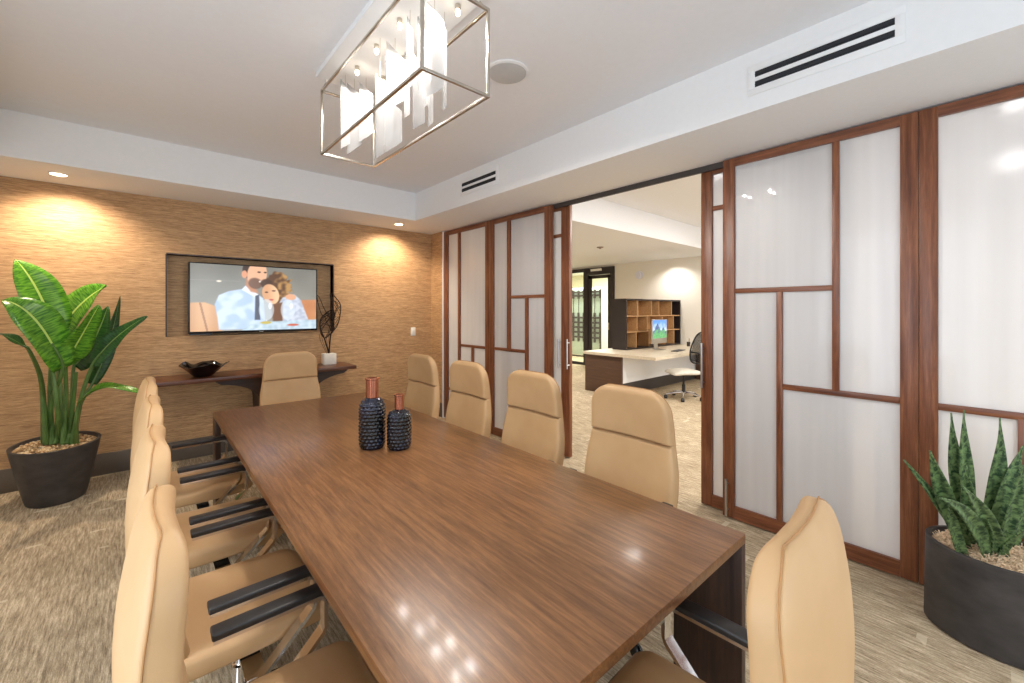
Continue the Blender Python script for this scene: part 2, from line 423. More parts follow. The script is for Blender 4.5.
# ---------------------------------------------------------------- sliding shoji doors
PT = SZ - .012
def shoji(name, X, y0, y1, s0, s1, muntins, top=.058, bot=.09, handle=None, guide=None):
    """one sliding panel: stiles s0 (near) and s1 (far) wide; muntins: (axis, pos, from, to, width)"""
    r = st(empty(name, (X, (y0 + y1) / 2, 0)))
    ox, oy = X, (y0 + y1) / 2
    z0 = .012
    f = new_bm(); T = .044
    box(f, 0, T, y0 - oy, y0 + s0 - oy, z0, PT, .003); box(f, 0, T, y1 - s1 - oy, y1 - oy, z0, PT, .003)
    link_bm('stile', f, M['walnut_z'], r)
    f = new_bm()
    box(f, .001, T - .001, y0 + s0 - oy, y1 - s1 - oy, z0, z0 + bot, 0); box(f, .001, T - .001, y0 + s0 - oy, y1 - s1 - oy, PT - top, PT, 0)
    link_bm('rail', f, M['walnut_y'], r, smooth=0)
    fv, fh = new_bm(), new_bm(); nv = nh = 0
    for ax, p, a, c_, w in muntins:
        if ax == 'V': box(fv, .004, T - .004, p - w / 2 - oy, p + w / 2 - oy, a, c_, .002); nv += 1
        else: box(fh, .005, T - .005, a - oy, c_ - oy, p - w / 2, p + w / 2, .002); nh += 1
    if nv: link_bm('upright_muntin', fv, M['walnut_z'], r)
    else: fv.free()
    if nh: link_bm('cross_muntin', fh, M['walnut_y'], r)
    else: fh.free()
    g = new_bm(); box(g, .020, .026, y0 + s0 - oy, y1 - s1 - oy, z0 + bot, PT - top)
    link_bm('frosted_pane', g, M['frosted'], r, smooth=0)
    if handle:
        for hy, za, zb in handle:
            h = new_bm(); tube(h, [(-.035, hy - oy, za), (-.035, hy - oy, zb)], .009, 10)
            for z in (za + .04, zb - .04): tube(h, [(-.035, hy - oy, z), (.002, hy - oy, z)], .006, 8)
            tag(link_bm('pull_handle', h, M['steel'], r), 'steel bar pull handle')
    return r
zb, zt = .10, PT - .057
# near bay (A), wide panel (B), stacked panel (C)
shoji('door_1', WX, -1.15, .245, .075, .075, [('H', 1.012, -1.08, .171, .036), ('V', -.13, zb, 1.0, .045), ('V', -.6, 1.02, zt, .04)])
shoji('door_2', WX, .247, 1.30, .077, .082,
      [('V', .622, 1.03, zt, .036), ('H', 1.68, .64, 1.22, .034), ('V', .931, zb, 1.665, .036), ('H', 1.02, .323, .913, .036)],
      handle=[(1.262, .03, .30)])
yC0, yC1 = .55, onX(701, 300, 3.33).y
shoji('door_3', 3.33, yC0, yC1, .08, .085, [('H', 2.33, yC0 + .08, yC1 - .085, .034)], handle=[(yC1 - .02, .93, 1.28)])
# far bay
yL0, yL1 = onX(569.5, 300, 3.33).y, 3.9
shoji('door_4', 3.33, yL0, yL1, .115, .08, [('H', 2.33, yL0 + .11, yL1 - .08, .034)], handle=[(yL0 + .125, .93, 1.24), (yL0 + .004, .93, 1.24)])
shoji('door_5', WX, 3.047, 4.098, .10, .085,
      [('V', 3.735, 1.07, zt, .06), ('H', 1.692, 3.16, 3.70, .034), ('V', 3.43, zb, 1.68, .05), ('H', 1.069, 3.43, 4.02, .036)])
shoji('door_6', WX, 4.10, 5.135, .08, .10,
      [('V', 4.765, zb, zt, .055), ('H', 1.063, 4.18, 4.74, .034), ('V', 4.456, zb, 1.05, .05), ('H', .434, 4.79, 5.03, .034)])
st(bx('trim_5', WX - .012, 3.40, 5.137, 5.158, 0, SZ - .001, M['white']))      # pale jamb strip
st(bx('trim_6', WX + .0465, 3.327, -1.9, 5.136, SZ - .045, SZ - .0005, M['plinth']))  # top track
b = new_bm(); box(b, WX - .0, 3.45, RY, -1.16, 0, SZ)
st(link_bm('wall_near', b, M['white'], smooth=0))

# ---------------------------------------------------------------- recess screen, switch
BT = BY - .002
def painted_screen(name, w, h, nx, ny, fn, mat, parent, loc, rot=0):
    me = D.meshes.new(name)
    vs = [(-w / 2 + w * i / nx, 0, -h / 2 + h * j / ny) for j in range(ny + 1) for i in range(nx + 1)]
    fs = [(j * (nx + 1) + i, j * (nx + 1) + i + 1, (j + 1) * (nx + 1) + i + 1, (j + 1) * (nx + 1) + i) for j in range(ny) for i in range(nx)]
    me.from_pydata(vs, [], fs)
    ca = me.color_attributes.new('picture', 'FLOAT_COLOR', 'POINT')
    for k, v in enumerate(vs):
        c = fn((v[0] + w / 2) / w, 1 - (v[2] + h / 2) / h); ca.data[k].color = (*s2l([max(0, min(255, q)) for q in c]), 1)
    me.materials.append(mat)
    o = D.objects.new(name, me); COL.objects.link(o); o.parent = parent; o.location = loc; o.rotation_euler = (0, 0, rot)
    return o
def screen_mat(name, es):
    t = NT(name); a = t.add('ShaderNodeVertexColor', layer_name='picture')
    t.b.inputs['Base Color'].default_value = (.01, .01, .01, 1); t.b.inputs['Roughness'].default_value = .15
    t.link(a.outputs[0], t.b.inputs['Emission Color']); t.b.inputs['Emission Strength'].default_value = es; return t.m
def sstep(x): x = max(0, min(1, x)); return x * x * (3 - 2 * x)
def lerp(a, b, t): return tuple(p + (q - p) * t for p, q in zip(a, b))
def ell(u, v, cx, cy, rx, ry, soft=.12, ang=0):
    dx, dy = (u - cx) * 1.78, v - cy
    if ang: ca, sa = math.cos(ang), math.sin(ang); dx, dy = dx * ca + dy * sa, -dx * sa + dy * ca
    r = math.sqrt((dx / (rx * 1.78)) ** 2 + (dy / ry) ** 2); return sstep((1 - r) / soft + .5)
def poly(u, v, P, soft=.012):
    ins = False; dm = 9; n = len(P)
    for i in range(n):
        x0, y0 = P[i]; x1, y1 = P[(i + 1) % n]
        if (y0 > v) != (y1 > v) and u < (x1 - x0) * (v - y0) / (y1 - y0) + x0: ins = not ins
        ex, ey = (x1 - x0) * 1.78, y1 - y0; px, py = (u - x0) * 1.78, v - y0
        t = max(0, min(1, (px * ex + py * ey) / (ex * ex + ey * ey + 1e-9))); dm = min(dm, math.hypot(px - t * ex, py - t * ey))
    return sstep(.5 + (dm if ins else -dm) / soft / 2)
def couple(u, v):
    n1 = noise.noise(Vector((u * 5, v * 4, 0))); n2 = noise.noise(Vector((u * 26, v * 18, 3)))
    c = lerp((122, 120, 112), (150, 147, 138), v * 1.4 + n1 * .3)
    if abs(v - .24) < .006 and u < .36: c = lerp(c, (150, 146, 138), .6)
    c = lerp(c, (235, 225, 205), ell(u, v, .2, .25, .018, .014, .8))
    # booth backs
    s = poly(u, v, [(-.05, .58), (.10, .57), (.17, .62), (.24, 1.1), (-.05, 1.1)])
    c = lerp(c, lerp((226, 178, 132), (200, 148, 104), sstep(abs(u - .09) * 12 - .2) * .6 + v * .3), s)
    if s > .5 and abs(u - .07 - (v - .6) * .12) < .008: c = lerp(c, (150, 104, 72), .7)
    s = poly(u, v, [(.82, .52), (1.1, .50), (1.1, 1.1), (.85, 1.1)]); c = lerp(c, lerp((222, 158, 108), (196, 128, 84), n1 + .5), s)
    # curly hair behind her
    jag = .05 * noise.noise(Vector((math.atan2(v - .32, u - .67) * 5, 1, 2)))
    c = lerp(c, lerp((92, 62, 42), (186, 140, 82), sstep((u - .62) * 6 + n2 * .9)), ell(u, v, .66, .33, .115 + jag, .26 + jag, .12))
    # his arm and her pale jacket at the right
    s = poly(u, v, [(.70, .48), (.80, .42), (.86, .52), (.93, .86), (.90, .96), (.66, .96), (.66, .6)])
    c = lerp(c, lerp((210, 216, 230), (176, 184, 202), sstep(.5 + n2 * 1.1)), s)
    # shirt
    s = poly(u, v, [(.17, .60), (.20, .46), (.27, .40), (.37, .36), (.40, .30), (.48, .42), (.54, .50), (.56, .98), (.20, .98), (.19, .8)])
    fold = sstep(.5 + 1.6 * noise.noise(Vector((u * 10 + v * 3, v * 8 - u * 4, 7))))
    c = lerp(c, lerp((206, 222, 246), (174, 197, 230), fold), s)
    c = lerp(c, (232, 240, 252), poly(u, v, [(.37, .37), (.40, .31), (.50, .44), (.47, .48)], .01))
    c = lerp(c, (76, 80, 96), poly(u, v, [(.475, .46), (.505, .44), (.515, .84), (.47, .84)], .01))
    # neck, head and beard
    c = lerp(c, (190, 130, 96), poly(u, v, [(.405, .18), (.47, .3), (.50, .42), (.44, .40), (.40, .30)], .02))
    c = lerp(c, (62, 44, 36), ell(u, v, .425, .06, .05, .13, .2))
    c = lerp(c, (232, 176, 140), ell(u, v, .49, .12, .078, .21, .12, .15))
    c = lerp(c, (96, 66, 50), ell(u, v, .475, .265, .055, .085, .35, .3) * .85)
    c = lerp(c, (250, 238, 228), ell(u, v, .525, .235, .022, .018, .5))
    c = lerp(c, (222, 154, 118), ell(u, v, .39, .13, .022, .06, .3))
    c = lerp(c, (60, 42, 36), max(ell(u, v, .505, .085, .014, .012, .6), ell(u, v, .555, .085, .012, .012, .6)))
    # her face and neck
    c = lerp(c, (112, 74, 50), poly(u, v, [(.60, .58), (.70, .56), (.70, .9), (.62, .88)], .02))
    c = lerp(c, (72, 48, 36), ell(u, v, .565, .26, .05, .07, .4))
    c = lerp(c, lerp((216, 160, 118), (244, 196, 152), sstep((u - .56) * 10)), ell(u, v, .60, .43, .068, .165, .12, -.35))
    c = lerp(c, (80, 50, 40), max(ell(u, v, .565, .40, .014, .012, .6), ell(u, v, .625, .375, .016, .012, .6)))
    c = lerp(c, (196, 92, 84), ell(u, v, .605, .52, .02, .014, .5))
    c = lerp(c, (226, 168, 132), ell(u, v, .77, .47, .045, .05, .3))
    # glasses, plates, table top
    for gx in (.565, .745):
        c = lerp(c, (216, 228, 240), .62 * ell(u, v, gx, .68, .062, .17, .1)); c = lerp(c, (248, 252, 255), .8 * ell(u, v, gx + .03, .62, .014, .05, .5))
        c = lerp(c, (226, 234, 244), .8 * poly(u, v, [(gx - .006, .84), (gx + .006, .84), (gx + .008, .96), (gx - .008, .96)], .01))
    c = lerp(c, lerp((206, 224, 236), (168, 192, 206), .5 + n2), poly(u, v, [(.42, .92), (.56, .87), (1.1, .84), (1.1, 1.1), (.30, 1.1)]))
    c = lerp(c, (196, 176, 84), ell(u, v, .56, .885, .045, .022, .5)); c = lerp(c, (206, 96, 70), ell(u, v, .79, .93, .05, .018, .5))
    return lerp(c, (255, 255, 255), .04)
def mountain(u, v):
    n = noise.noise(Vector((u * 6, v * 6, 1))); c = lerp((86, 150, 236), (210, 226, 250), sstep(v * 1.6 + n * .4))
    if v > .62 - .45 * math.exp(-((u - .33) / .16) ** 2) - .18 * math.exp(-((u - .75) / .12) ** 2) + n * .06:
        c = lerp((64, 92, 150), (78, 170, 96), sstep((v - .42) * 3 + n))
        if noise.noise(Vector((u * 18, v * 18, 5))) > .12: c = lerp(c, (180, 220, 180), .4)
    return c
tv = empty('television', (1.005, BY, 1.665), 0, 'wide black television in wall recess showing a couple embracing', 'television')
TW, THt = 1.254, .748
b = new_bm(); box(b, -TW / 2, TW / 2, -.045, .03, -THt / 2, THt / 2, .004); box(b, -.45, .45, .03, .109, -.22, .22)
box(b, -TW / 2 + .01, -TW / 2 + .2, -.04, .02, -THt / 2 - .012, -THt / 2)
link_bm('bezel', b, M['tvbezel'], tv)
painted_screen('screen', TW - .028, THt - .036, 208, 116, couple, screen_mat('television_picture', .95), tv, (0, -.0462, .006))
def text(name, s, size, mat, parent, loc, rot):
    cu = D.curves.new(name, 'FONT'); cu.body = s; cu.size = size; cu.align_x = 'CENTER'; cu.extrude = .0006
    o = D.objects.new(name, cu); COL.objects.link(o)
    dg = bpy.context.evaluated_depsgraph_get(); me = D.meshes.new_from_object(o.evaluated_get(dg)); D.objects.remove(o)
    me.materials.clear(); me.materials.append(mat)
    o = D.objects.new(name, me); COL.objects.link(o); o.parent = parent; o.location = loc; o.rotation_euler = rot; return o
text('logo', 'SONY', .016, M['plate'], tv, (.03, -.0462, -THt / 2 + .0025), (R(90), 0, 0))

sw = empty('light_switch', (2.955, BY, 1.23), 0, 'white light switch plate on the grasscloth wall', 'light switch')
b = new_bm(); box(b, -.037, .037, -.008, 0, -.06, .06, .003); link_bm('plate', b, M['plate'], sw)
b = new_bm(); box(b, -.016, .016, -.013, -.008, -.033, .033, .002); link_bm('rocker', b, M['plate'], sw)

# ---------------------------------------------------------------- ceiling fittings
def vent(y0, y1, z0, z1, label):
    r = empty('air_vent', (FX, (y0 + y1) / 2, (z0 + z1) / 2), 0, label, 'air vent', 'slot vents in the soffit face')
    w, h = (y1 - y0) / 2, (z1 - z0) / 2
    b = new_bm(); m = .035
    box(b, -.006, 0, -w - m, w + m, h, h + m, .001); box(b, -.006, 0, -w - m, w + m, -h - m, -h, .001)
    box(b, -.006, 0, -w - m, -w, -h, h, .001); box(b, -.006, 0, w, w + m, -h, h, .001); box(b, -.006, 0, -w, w, -h * .22, h * .22, .001)
    box(b, -.005, 0, -w, w, h * .90, h, .001); box(b, -.005, 0, -w, w, -h, -h * .90, .001)
    link_bm('frame', b, M['white'], r)
    for s in (1, -1):
        b = new_bm(); zc = s * h * .56; box(b, -.0015, -.0003, -w, w, zc - h * .34, zc + h * .34)
        box(b, -.005, -.0015, -w, w, zc - .004, zc + .002)
        link_bm('slot', b, M['slot'], r, smooth=0)
vent(.275, .862, 2.790, 2.890, 'long two-slot vent in soffit face near the top right corner')
vent(3.164, 3.74, 2.800, 2.905, 'small-looking two-slot vent in soffit face near the far corner')

spk = empty('ceiling_speaker', (1.70, 1.96, CZ), 0, 'round white speaker grille set in the ceiling beside the chandelier', 'speaker')
b = new_bm(); lathe(b, [(.118, -.0005), (.135, -.001), (.135, -.008), (.118, -.012), (.116, -.006)], seg=40, ann=True); link_bm('rim', b, M['white'], spk)
b = new_bm(); lathe(b, [(.1155, -.002), (.115, -.012), (.07, -.019), (.001, -.021)], seg=40); link_bm('grille', b, M['speaker'], spk)

def downlight(x, y, z, label, power, spot=95, grp='recessed downlights over the grasscloth wall', aim=(0, 0), lens='lens', col=WARM, size=.03, r_=.05):
    r = empty('downlight', (x, y, z), 0, label, 'downlight', grp)
    b = new_bm(); lathe(b, [(r_, -.001), (r_ + .014, -.001), (r_ + .014, -.006), (r_, -.007)], seg=28, ann=True); link_bm('trim_ring', b, M['white'], r)
    b = new_bm(); lathe(b, [(r_ - .001, -.001), (r_ - .001, -.0045), (.001, -.0045)], seg=28); link_bm('lens', b, M[lens], r)
    lamp('SPOT', 'downlight_lamp', (x, y, z - .012), power, col, size, spot=spot, blend=.75, rot=(aim[0], aim[1], 0))
    return r
downlight(-.50, 5.09, SZ, 'glowing recessed downlight above the leafy plant', 85, 132, aim=(R(18), 0))
downlight(2.54, 5.09, SZ, 'glowing recessed downlight above the light switch', 72, 132, aim=(R(18), 0))
# unseen lamps brightening the room: left pair inferred from a reflection, rear pair added
for q in ((-1.1, 1.0), (-1.1, 3.0), (.6, -1.5), (2.2, -1.5)):
    lamp('SPOT', 'unseen_room_lamp', (q[0], q[1], SZ - .01), 50, NEUT, .04, spot=125, blend=.8)

# ---------------------------------------------------------------- chandelier
ch = empty('chandelier', (1.03, 2.145, CZ), 0, 'open nickel box chandelier with hanging white glass strips over the table', 'chandelier')
hx, hy, zb_, zt_ = .170, .627, 2.522 - CZ, 2.920 - CZ
b = new_bm(); q = .0065
for sx in (-1, 1):
    for z in (zb_, zt_): box(b, sx * hx - q, sx * hx + q, -hy - q, hy + q, z - q, z + q, .001)
    for sy in (-1, 1): box(b, sx * hx - q, sx * hx + q, sy * hy - q, sy * hy + q, zb_ + q, zt_ - q, .001)
for sy in (-1, 1):
    for z in (zb_, zt_): box(b, -hx + q, hx - q, sy * hy - q, sy * hy + q, z - q, z + q, .001)
link_bm('frame', b, M['nickel'], ch)
b = new_bm(); box(b, -.215, .165, -.60, .60, -.035, -.001, .002); link_bm('canopy', b, M['white'], ch)
for sx in (-1, 1):
    for sy in (-1, 1): b = new_bm(); tube(b, [(sx * .155, sy * .585, -.034), (sx * hx, sy * (hy - .01), zt_ + .004)], .0035, 8); link_bm('hanger', b, M['nickel'], ch)
for sx in (-.07, .09):
    for k in range(4):
        y = -.50 + k * .27
        b = new_bm(); lathe(b, [(.013, -.0355), (.013, -.055), (.009, -.06)], sx, y, 14); h_ = link_bm('lamp_holder', b, M['nickel'], ch)
        b = new_bm(); lathe(b, [(.009, -.061), (.011, -.072), (.008, -.084), (.002, -.088)], sx, y, 14); link_bm('bulb', b, M['bulb'], ch)
        lamp('SPOT', 'chandelier_lamp', (1.03 + sx, 2.145 + y, CZ - .095), 13, NEUT, .012, spot=170, blend=.3)
# strips: image columns on one of two planes inside the frame
ST = [(96, 315, 555, -.09, 8, 1), (131, 300, 567, -.03, 12, .2), (175, 298, 522, .02, 11, .3), (228, 312, 590, -.08, 9, 1.2),
      (250, 312, 552, .05, 11, .1), (280, 395, 558, .0, 12, .3), (285, 100, 400, -.02, 12, .5), (330, 190, 440, .06, 6, 1.3), (342, 60, 330, -.06, 6, 1.3),
      (375, 235, 478, .05, 9, .8), (385, 90, 350, -.02, 6, 1.1), (435, 40, 352, -.02, 12, .5), (420, 340, 472, .09, 5, 1.3), (473, 60, 412, .07, 4, 1.4),
      (405, 150, 400, .10, 7, 1.2)]
for px, t0, t1, xo, wpx, ang in ST:
    X = 1.03 + xo; x_ = 320 + px / 3.794
    p1 = onX(x_, t0 / 3.794, X); p2 = onX(x_, t1 / 3.794, X)
    yy = max(-hy + .03, min(hy - .03, p1.y - 2.145)); ztop = min(p1.z - CZ, -.10); zbot = p2.z - CZ
    w = wpx / 2 * .0062 + .006
    dx, dy = math.cos(ang - TH), math.sin(ang - TH)
    b = new_bm(); sl = w * .8; rings = []
    nx_, ny_ = -dy * .004, dx * .004
    for s in (-1, 1):
        cx_, cy_ = xo + dx * w * s, yy + dy * w * s
        rings.append([(cx_ - nx_, cy_ - ny_, zbot + sl * s), (cx_ + nx_, cy_ + ny_, zbot + sl * s), (cx_ + nx_, cy_ + ny_, ztop - sl * s), (cx_ - nx_, cy_ - ny_, ztop - sl * s)])
    loft(b, rings); link_bm('glass_strip', b, M['crystal'], ch, smooth=0)
    if ztop < -.06: b = new_bm(); tube(b, [(xo, yy, -.035), (xo, yy, ztop - .005)], .0012, 5); link_bm('wire', b, M['nickel'], ch)

# ---------------------------------------------------------------- conference table
TX0, TX1, TY0, TY1, TZ = .414, 1.640, .575, 4.015, .74
tb = empty('conference_table', (1.027, 2.295, 0), R(-.6), 'long rectangular walnut conference table in the middle of the room', 'table')
hw, hl = (TX1 - TX0) / 2, (TY1 - TY0) / 2
b = new_bm(); box(b, -hw, hw, -hl, hl, TZ - .034, TZ, .002); link_bm('tabletop', b, M['table'], tb)
b = new_bm(); box(b, -hw + .30, hw - .30, -hl + .35, hl - .35, TZ - .085, TZ - .035); link_bm('apron', b, M['table_dark'], tb, smooth=0)
for sx in (-1, 1):
    for sy in (-1, 1):
        L = .255 if sy < 0 else .17
        b = new_bm(); box(b, sx * hw - (.034 if sx > 0 else 0), sx * hw + (.034 if sx < 0 else 0), min(sy * hl, sy * (hl - L)), max(sy * hl, sy * (hl - L)), 0, TZ - .035, .002)
        link_bm('leg', b, M['table_dark'], tb)

# ---------------------------------------------------------------- vases
def vase(x, y, Rr, hb, hn, rn, label, rz):
    r = empty('vase', (x, y, TZ), rz, label, 'vase', 'dimpled vases on the table')
    prof = [(Rr * .55, 0), (Rr * .9, .002), (Rr * .97, .012), (Rr, hb * .2), (Rr, hb * .78), (Rr * .93, hb * .88), (Rr * .75, hb * .955), (rn * 1.25, hb), (rn, hb + .002)]
    P = []
    for i in range(len(prof) - 1):
        n = 3 if i in (0, 1, 7) else (90 if i == 3 else 14)
        for k in range(n): t = k / n; P.append((prof[i][0] * (1 - t) + prof[i + 1][0] * t, prof[i][1] * (1 - t) + prof[i + 1][1] * t))
    P.append(prof[-1])
    b = new_bm(); seg = 140; rings = []
    for (rr, z) in P:
        ring = []
        row = z / .020
        for k in range(seg):
            a = 2 * math.pi * k / seg; u = k / seg * 17 + (.5 if int(row) % 2 else 0)
            du = abs((u % 1) - .5) * 2; dv = abs((row % 1) - .5) * 2
            bumpv = max(0, 1 - math.hypot(du * 1.12, dv * 1.12)) ** .8 * .0065 if (rr > Rr * .72 and z > .012) else 0
            ring.append(((rr + bumpv) * math.cos(a), (rr + bumpv) * math.sin(a), z))
        rings.append(ring)
    loft(b, rings); link_bm('body', b, M['vase'], r, smooth=50)
    b = new_bm(); lathe(b, [(rn, hb + .003), (rn, hb + hn - .012), (rn * 1.12, hb + hn - .009), (rn * 1.12, hb + hn), (rn * .8, hb + hn), (rn * .78, hb + hn - .05), (.002, hb + hn - .05)], seg=32)
    tag(link_bm('neck', b, M['copper'], r), 'copper neck')
vase(1.017, 2.374, .071, .290, .115, .036, 'taller black dimpled glass vase with a copper neck on the table', 0)
vase(1.128, 2.256, .065, .225, .088, .026, 'shorter black dimpled glass vase with a thin copper neck on the table', .3)

# ---------------------------------------------------------------- conference chairs
def sp(v, e): return math.copysign(abs(v) ** e, v)
def interp(tab, z):
    for (a, *va), (b_, *vb) in zip(tab, tab[1:]):
        if z <= b_ or (b_, *vb) == tab[-1]:
            t = max(0, min(1, (z - a) / (b_ - a))); t = t * t * (3 - 2 * t) if len(va) < 0 else t
            return [p + (q - p) * t for p, q in zip(va, vb)]
BK = [(.40, -.262, -.165, .225), (.50, -.295, -.188, .255), (.60, -.312, -.208, .272), (.72, -.324, -.232, .268), (.85, -.326, -.252, .246),
      (.95, -.319, -.246, .240), (1.05, -.303, -.236, .233), (1.11, -.283, -.228, .226), (1.14, -.270, -.226, .222)]
def bk(z):
    """rear and front faces and half width of the back at height z"""
    a = interp(BK, z - .025); b_ = interp(BK, z); c_ = interp(BK, z + .025)
    return [(p + q + w) / 3 for p, q, w in zip(a, b_, c_)]
BC = .028
def back_pt(z, a, z0, z1, f0, f1, wadd, rt, rb, et, eb, lift=0):
    r0, r1, w = bk(z); w += wadd; ya, yb = r0 + (r1 - r0) * f0, r0 + (r1 - r0) * f1
    dt, db = max(0, z1 - z), max(0, z - z0)
    it = rt - math.sqrt(max(0, rt * rt - (rt - dt) ** 2)) if dt < rt else 0
    ib = rb - math.sqrt(max(0, rb * rb - (rb - db) ** 2)) if db < rb else 0
    ww = w - max(it, ib)
    k = max(.03, min(math.sqrt(max(0, 1 - (1 - dt / et) ** 2)) if dt < et else 1, math.sqrt(max(0, 1 - (1 - db / eb) ** 2)) if db < eb else 1))
    hh = (yb - ya) / 2 * k; X = (ww + lift) * sp(math.cos(a), .26)
    return (X, (ya + yb) / 2 + (hh + lift) * sp(math.sin(a), .36 if math.sin(a) < 0 else .5) + BC * (abs(X) / .25) ** 2, z)
def cushion(bm, z0, z1, *g, n=34, seg=56):
    """upholstered body filling the fractions f0..f1 of the back's thickness"""
    loft(bm, [[back_pt(z0 + (z1 - z0) * (1 - math.cos(math.pi * i / n)) / 2, 2 * math.pi * q / seg, z0, z1, *g) for q in range(seg)] for i in range(n + 1)])
ZT = 1.122
def make_chair():
    r = empty('conference_chair', (0, 0, 0))
    SH = (.40, ZT, 0, .7, 0, .115, .05, .03, .03)
    b = new_bm(); cushion(b, *SH)
    sh = link_bm('back_shell', b, M['leather'], r, smooth=60)
    b = new_bm(); g = (.40, ZT + .001, .02, 1.0, .0012, .115, .05, .034, .03)
    pts = [back_pt(z, math.pi + .30, *g, .0012) for z in [.46 + (ZT - .004 - .46) * (1 - (1 - k / 40) ** 1.8) for k in range(41)]]
    xm = abs(pts[-1][0]); yt = pts[-1][1] - BC * (xm / .25) ** 2
    mid = [(X, yt + BC * (abs(X) / .25) ** 2, ZT + .0015) for X in [-xm * .97 + xm * 1.94 * k / 10 for k in range(11)]]
    pts = pts + mid + [(-p[0], p[1], p[2]) for p in reversed(pts)]
    tube(b, pts, .0019, 6)
    link_bm('piping', b, M['stitch'], sh)
    b = new_bm(); cushion(b, .858, ZT + .001, .02, 1.10, .001, .115, .010, .034, .012)
    link_bm('headrest', b, M['leather'], r, smooth=60)
    b = new_bm(); cushion(b, .42, .857, .02, .95, .001, .010, .05, .014, .03)
    link_bm('back_cushion', b, M['leather'], r, smooth=60)
    # seat
    b = new_bm(); rings = []; n = 26
    for i in range(n + 1):
        t = i / n; y = -.235 + .49 * (1 - math.cos(math.pi * t)) / 2
        e = min(1, math.sqrt(max(.0009, (.255 - y) / .05))) if y > .205 else (min(1, math.sqrt(max(.0009, (y + .235) / .04))) if y < -.195 else 1)
        w = .262 * (1 - .03 * max(0, y / .25)) - (.03 * (1 - e)); top = .472 + .012 * (abs(y) / .25) ** 2 * (1 if y < 0 else -.6); bot = .375
        zc, hh = (top + bot) / 2, (top - bot) / 2 * e; ring = []
        for s in range(40):
            a = 2 * math.pi * s / 40; X = w * sp(math.cos(a), .35); Z = zc + hh * sp(math.sin(a), .5)
            if math.sin(a) > 0: Z -= .012 * (1 - (X / w) ** 2)
            ring.append((X, y, Z))
        rings.append(ring)
    loft(b, rings); se = link_bm('seat', b, M['leather'], r, smooth=60)
    b = new_bm()
    pts = [(-.250, -.17, .432), (-.254, 0, .432), (-.250, .18, .428), (-.235, .236, .424), (-.19, .248, .422)]
    pts += [(-p[0], p[1], p[2]) for p in reversed(pts)]
    tube(b, pts, .0022, 6); link_bm('piping', b, M['stitch'], se)
    b = new_bm(); box(b, -.12, .12, -.14, .14, .345, .378, .006); link_bm('seat_plate', b, M['black'], r)
    for s in (-1, 1):
        x = s * .288
        b = new_bm(); slab(b, [(x, -.128, .603), (x, .150, .603), (x, .168, .597), (x, .176, .585), (x, .176, .50), (x, .168, .482), (x, .02, .335), (x, .0, .325), (x, -.03, .325)], .042, .012)
        box(b, min(x, s * .10), max(x, s * .10), -.03, .03, .318, .332); fr = link_bm('arm_frame', b, M['chrome'], r, smooth=30)
        b = new_bm(); box(b, x - .027, x + .027, -.132, .182, .608, .630, .006, 3); link_bm('arm_pad', b, M['armpad'], r)
    b = new_bm(); lathe(b, [(.028, .10), (.028, .20), (.018, .202), (.018, .335), (.05, .345)], seg=20); link_bm('column', b, M['chrome'], r)
    b = new_bm()
    lathe(b, [(.03, .075), (.045, .08), (.045, .115), (.03, .12)], seg=20)
    for k in range(5):
        a = 2 * math.pi * k / 5 + .3; dx, dy = math.cos(a), math.sin(a)
        rings = []
        for rr, w, z0, z1 in ((.03, .024, .07, .11), (.15, .02, .068, .095), (.27, .014, .064, .08)):
            px, py = -dy * w, dx * w
            rings.append([(dx * rr - px, dy * rr - py, z0), (dx * rr + px, dy * rr + py, z0), (dx * rr + px * .7, dy * rr + py * .7, z1), (dx * rr - px * .7, dy * rr - py * .7, z1)])
        loft(b, rings)
    link_bm('star_base', b, M['chrome'], r, smooth=30)
    for k in range(5):
        a = 2 * math.pi * k / 5 + .3; cx, cy = .268 * math.cos(a), .268 * math.sin(a)
        b = new_bm()
        for o in (-.016, .006):
            disc = []
            for q in (0, .010):
                disc.append([(cx + math.cos(t) * .027 * math.cos(a) - (o + q) * math.sin(a), cy + math.cos(t) * .027 * math.sin(a) + (o + q) * math.cos(a), .028 + .027 * math.sin(t)) for t in [2 * math.pi * j / 18 for j in range(18)]])
            loft(b, disc)
        tube(b, [(cx, cy, .028), (cx, cy, .068)], .005, 8)
        link_bm('castor', b, M['tyre'], r)
    return r
chair0 = make_chair()
GL, GR = 'chairs along the left side of the table', 'chairs along the right side of the table'
CH = [(.284, 1.17, -90, GL, 'nearest tan leather chair on the left side, pushed under the table'),
      (.290, 1.88, -90, GL, 'second nearest tan leather chair on the left side of the table'),
      (.295, 2.59, -90, GL, 'third nearest tan leather chair on the left side of the table'),
      (.295, 3.36, -90, GL, 'farthest tan leather chair on the left side, by the leafy plant'),
      (1.735, 1.28, 90, GR, 'nearest tan leather chair on the right side, before the open doorway'),
      (1.735, 2.03, 90, GR, 'second nearest tan leather chair on the right side, by the doorway edge'),
      (1.735, 2.77, 90, GR, 'third nearest tan leather chair on the right side of the table'),
      (1.735, 3.51, 90, GR, 'farthest tan leather chair on the right side, near the light switch'),
      (1.13, 4.33, 180, 'chairs at the table ends', 'tan leather chair at the far table end, before the console'),
      (.985, .495, 2, 'chairs at the table ends', 'tan leather chair at the near table end, seen from behind')]
for i, (x, y, a, g, l) in enumerate(CH):
    o = chair0 if i == 0 else copy_tree(chair0)
    o.location = (x, y, 0); o.rotation_euler = (0, 0, R(a)); tag(o, l, 'chair', g)

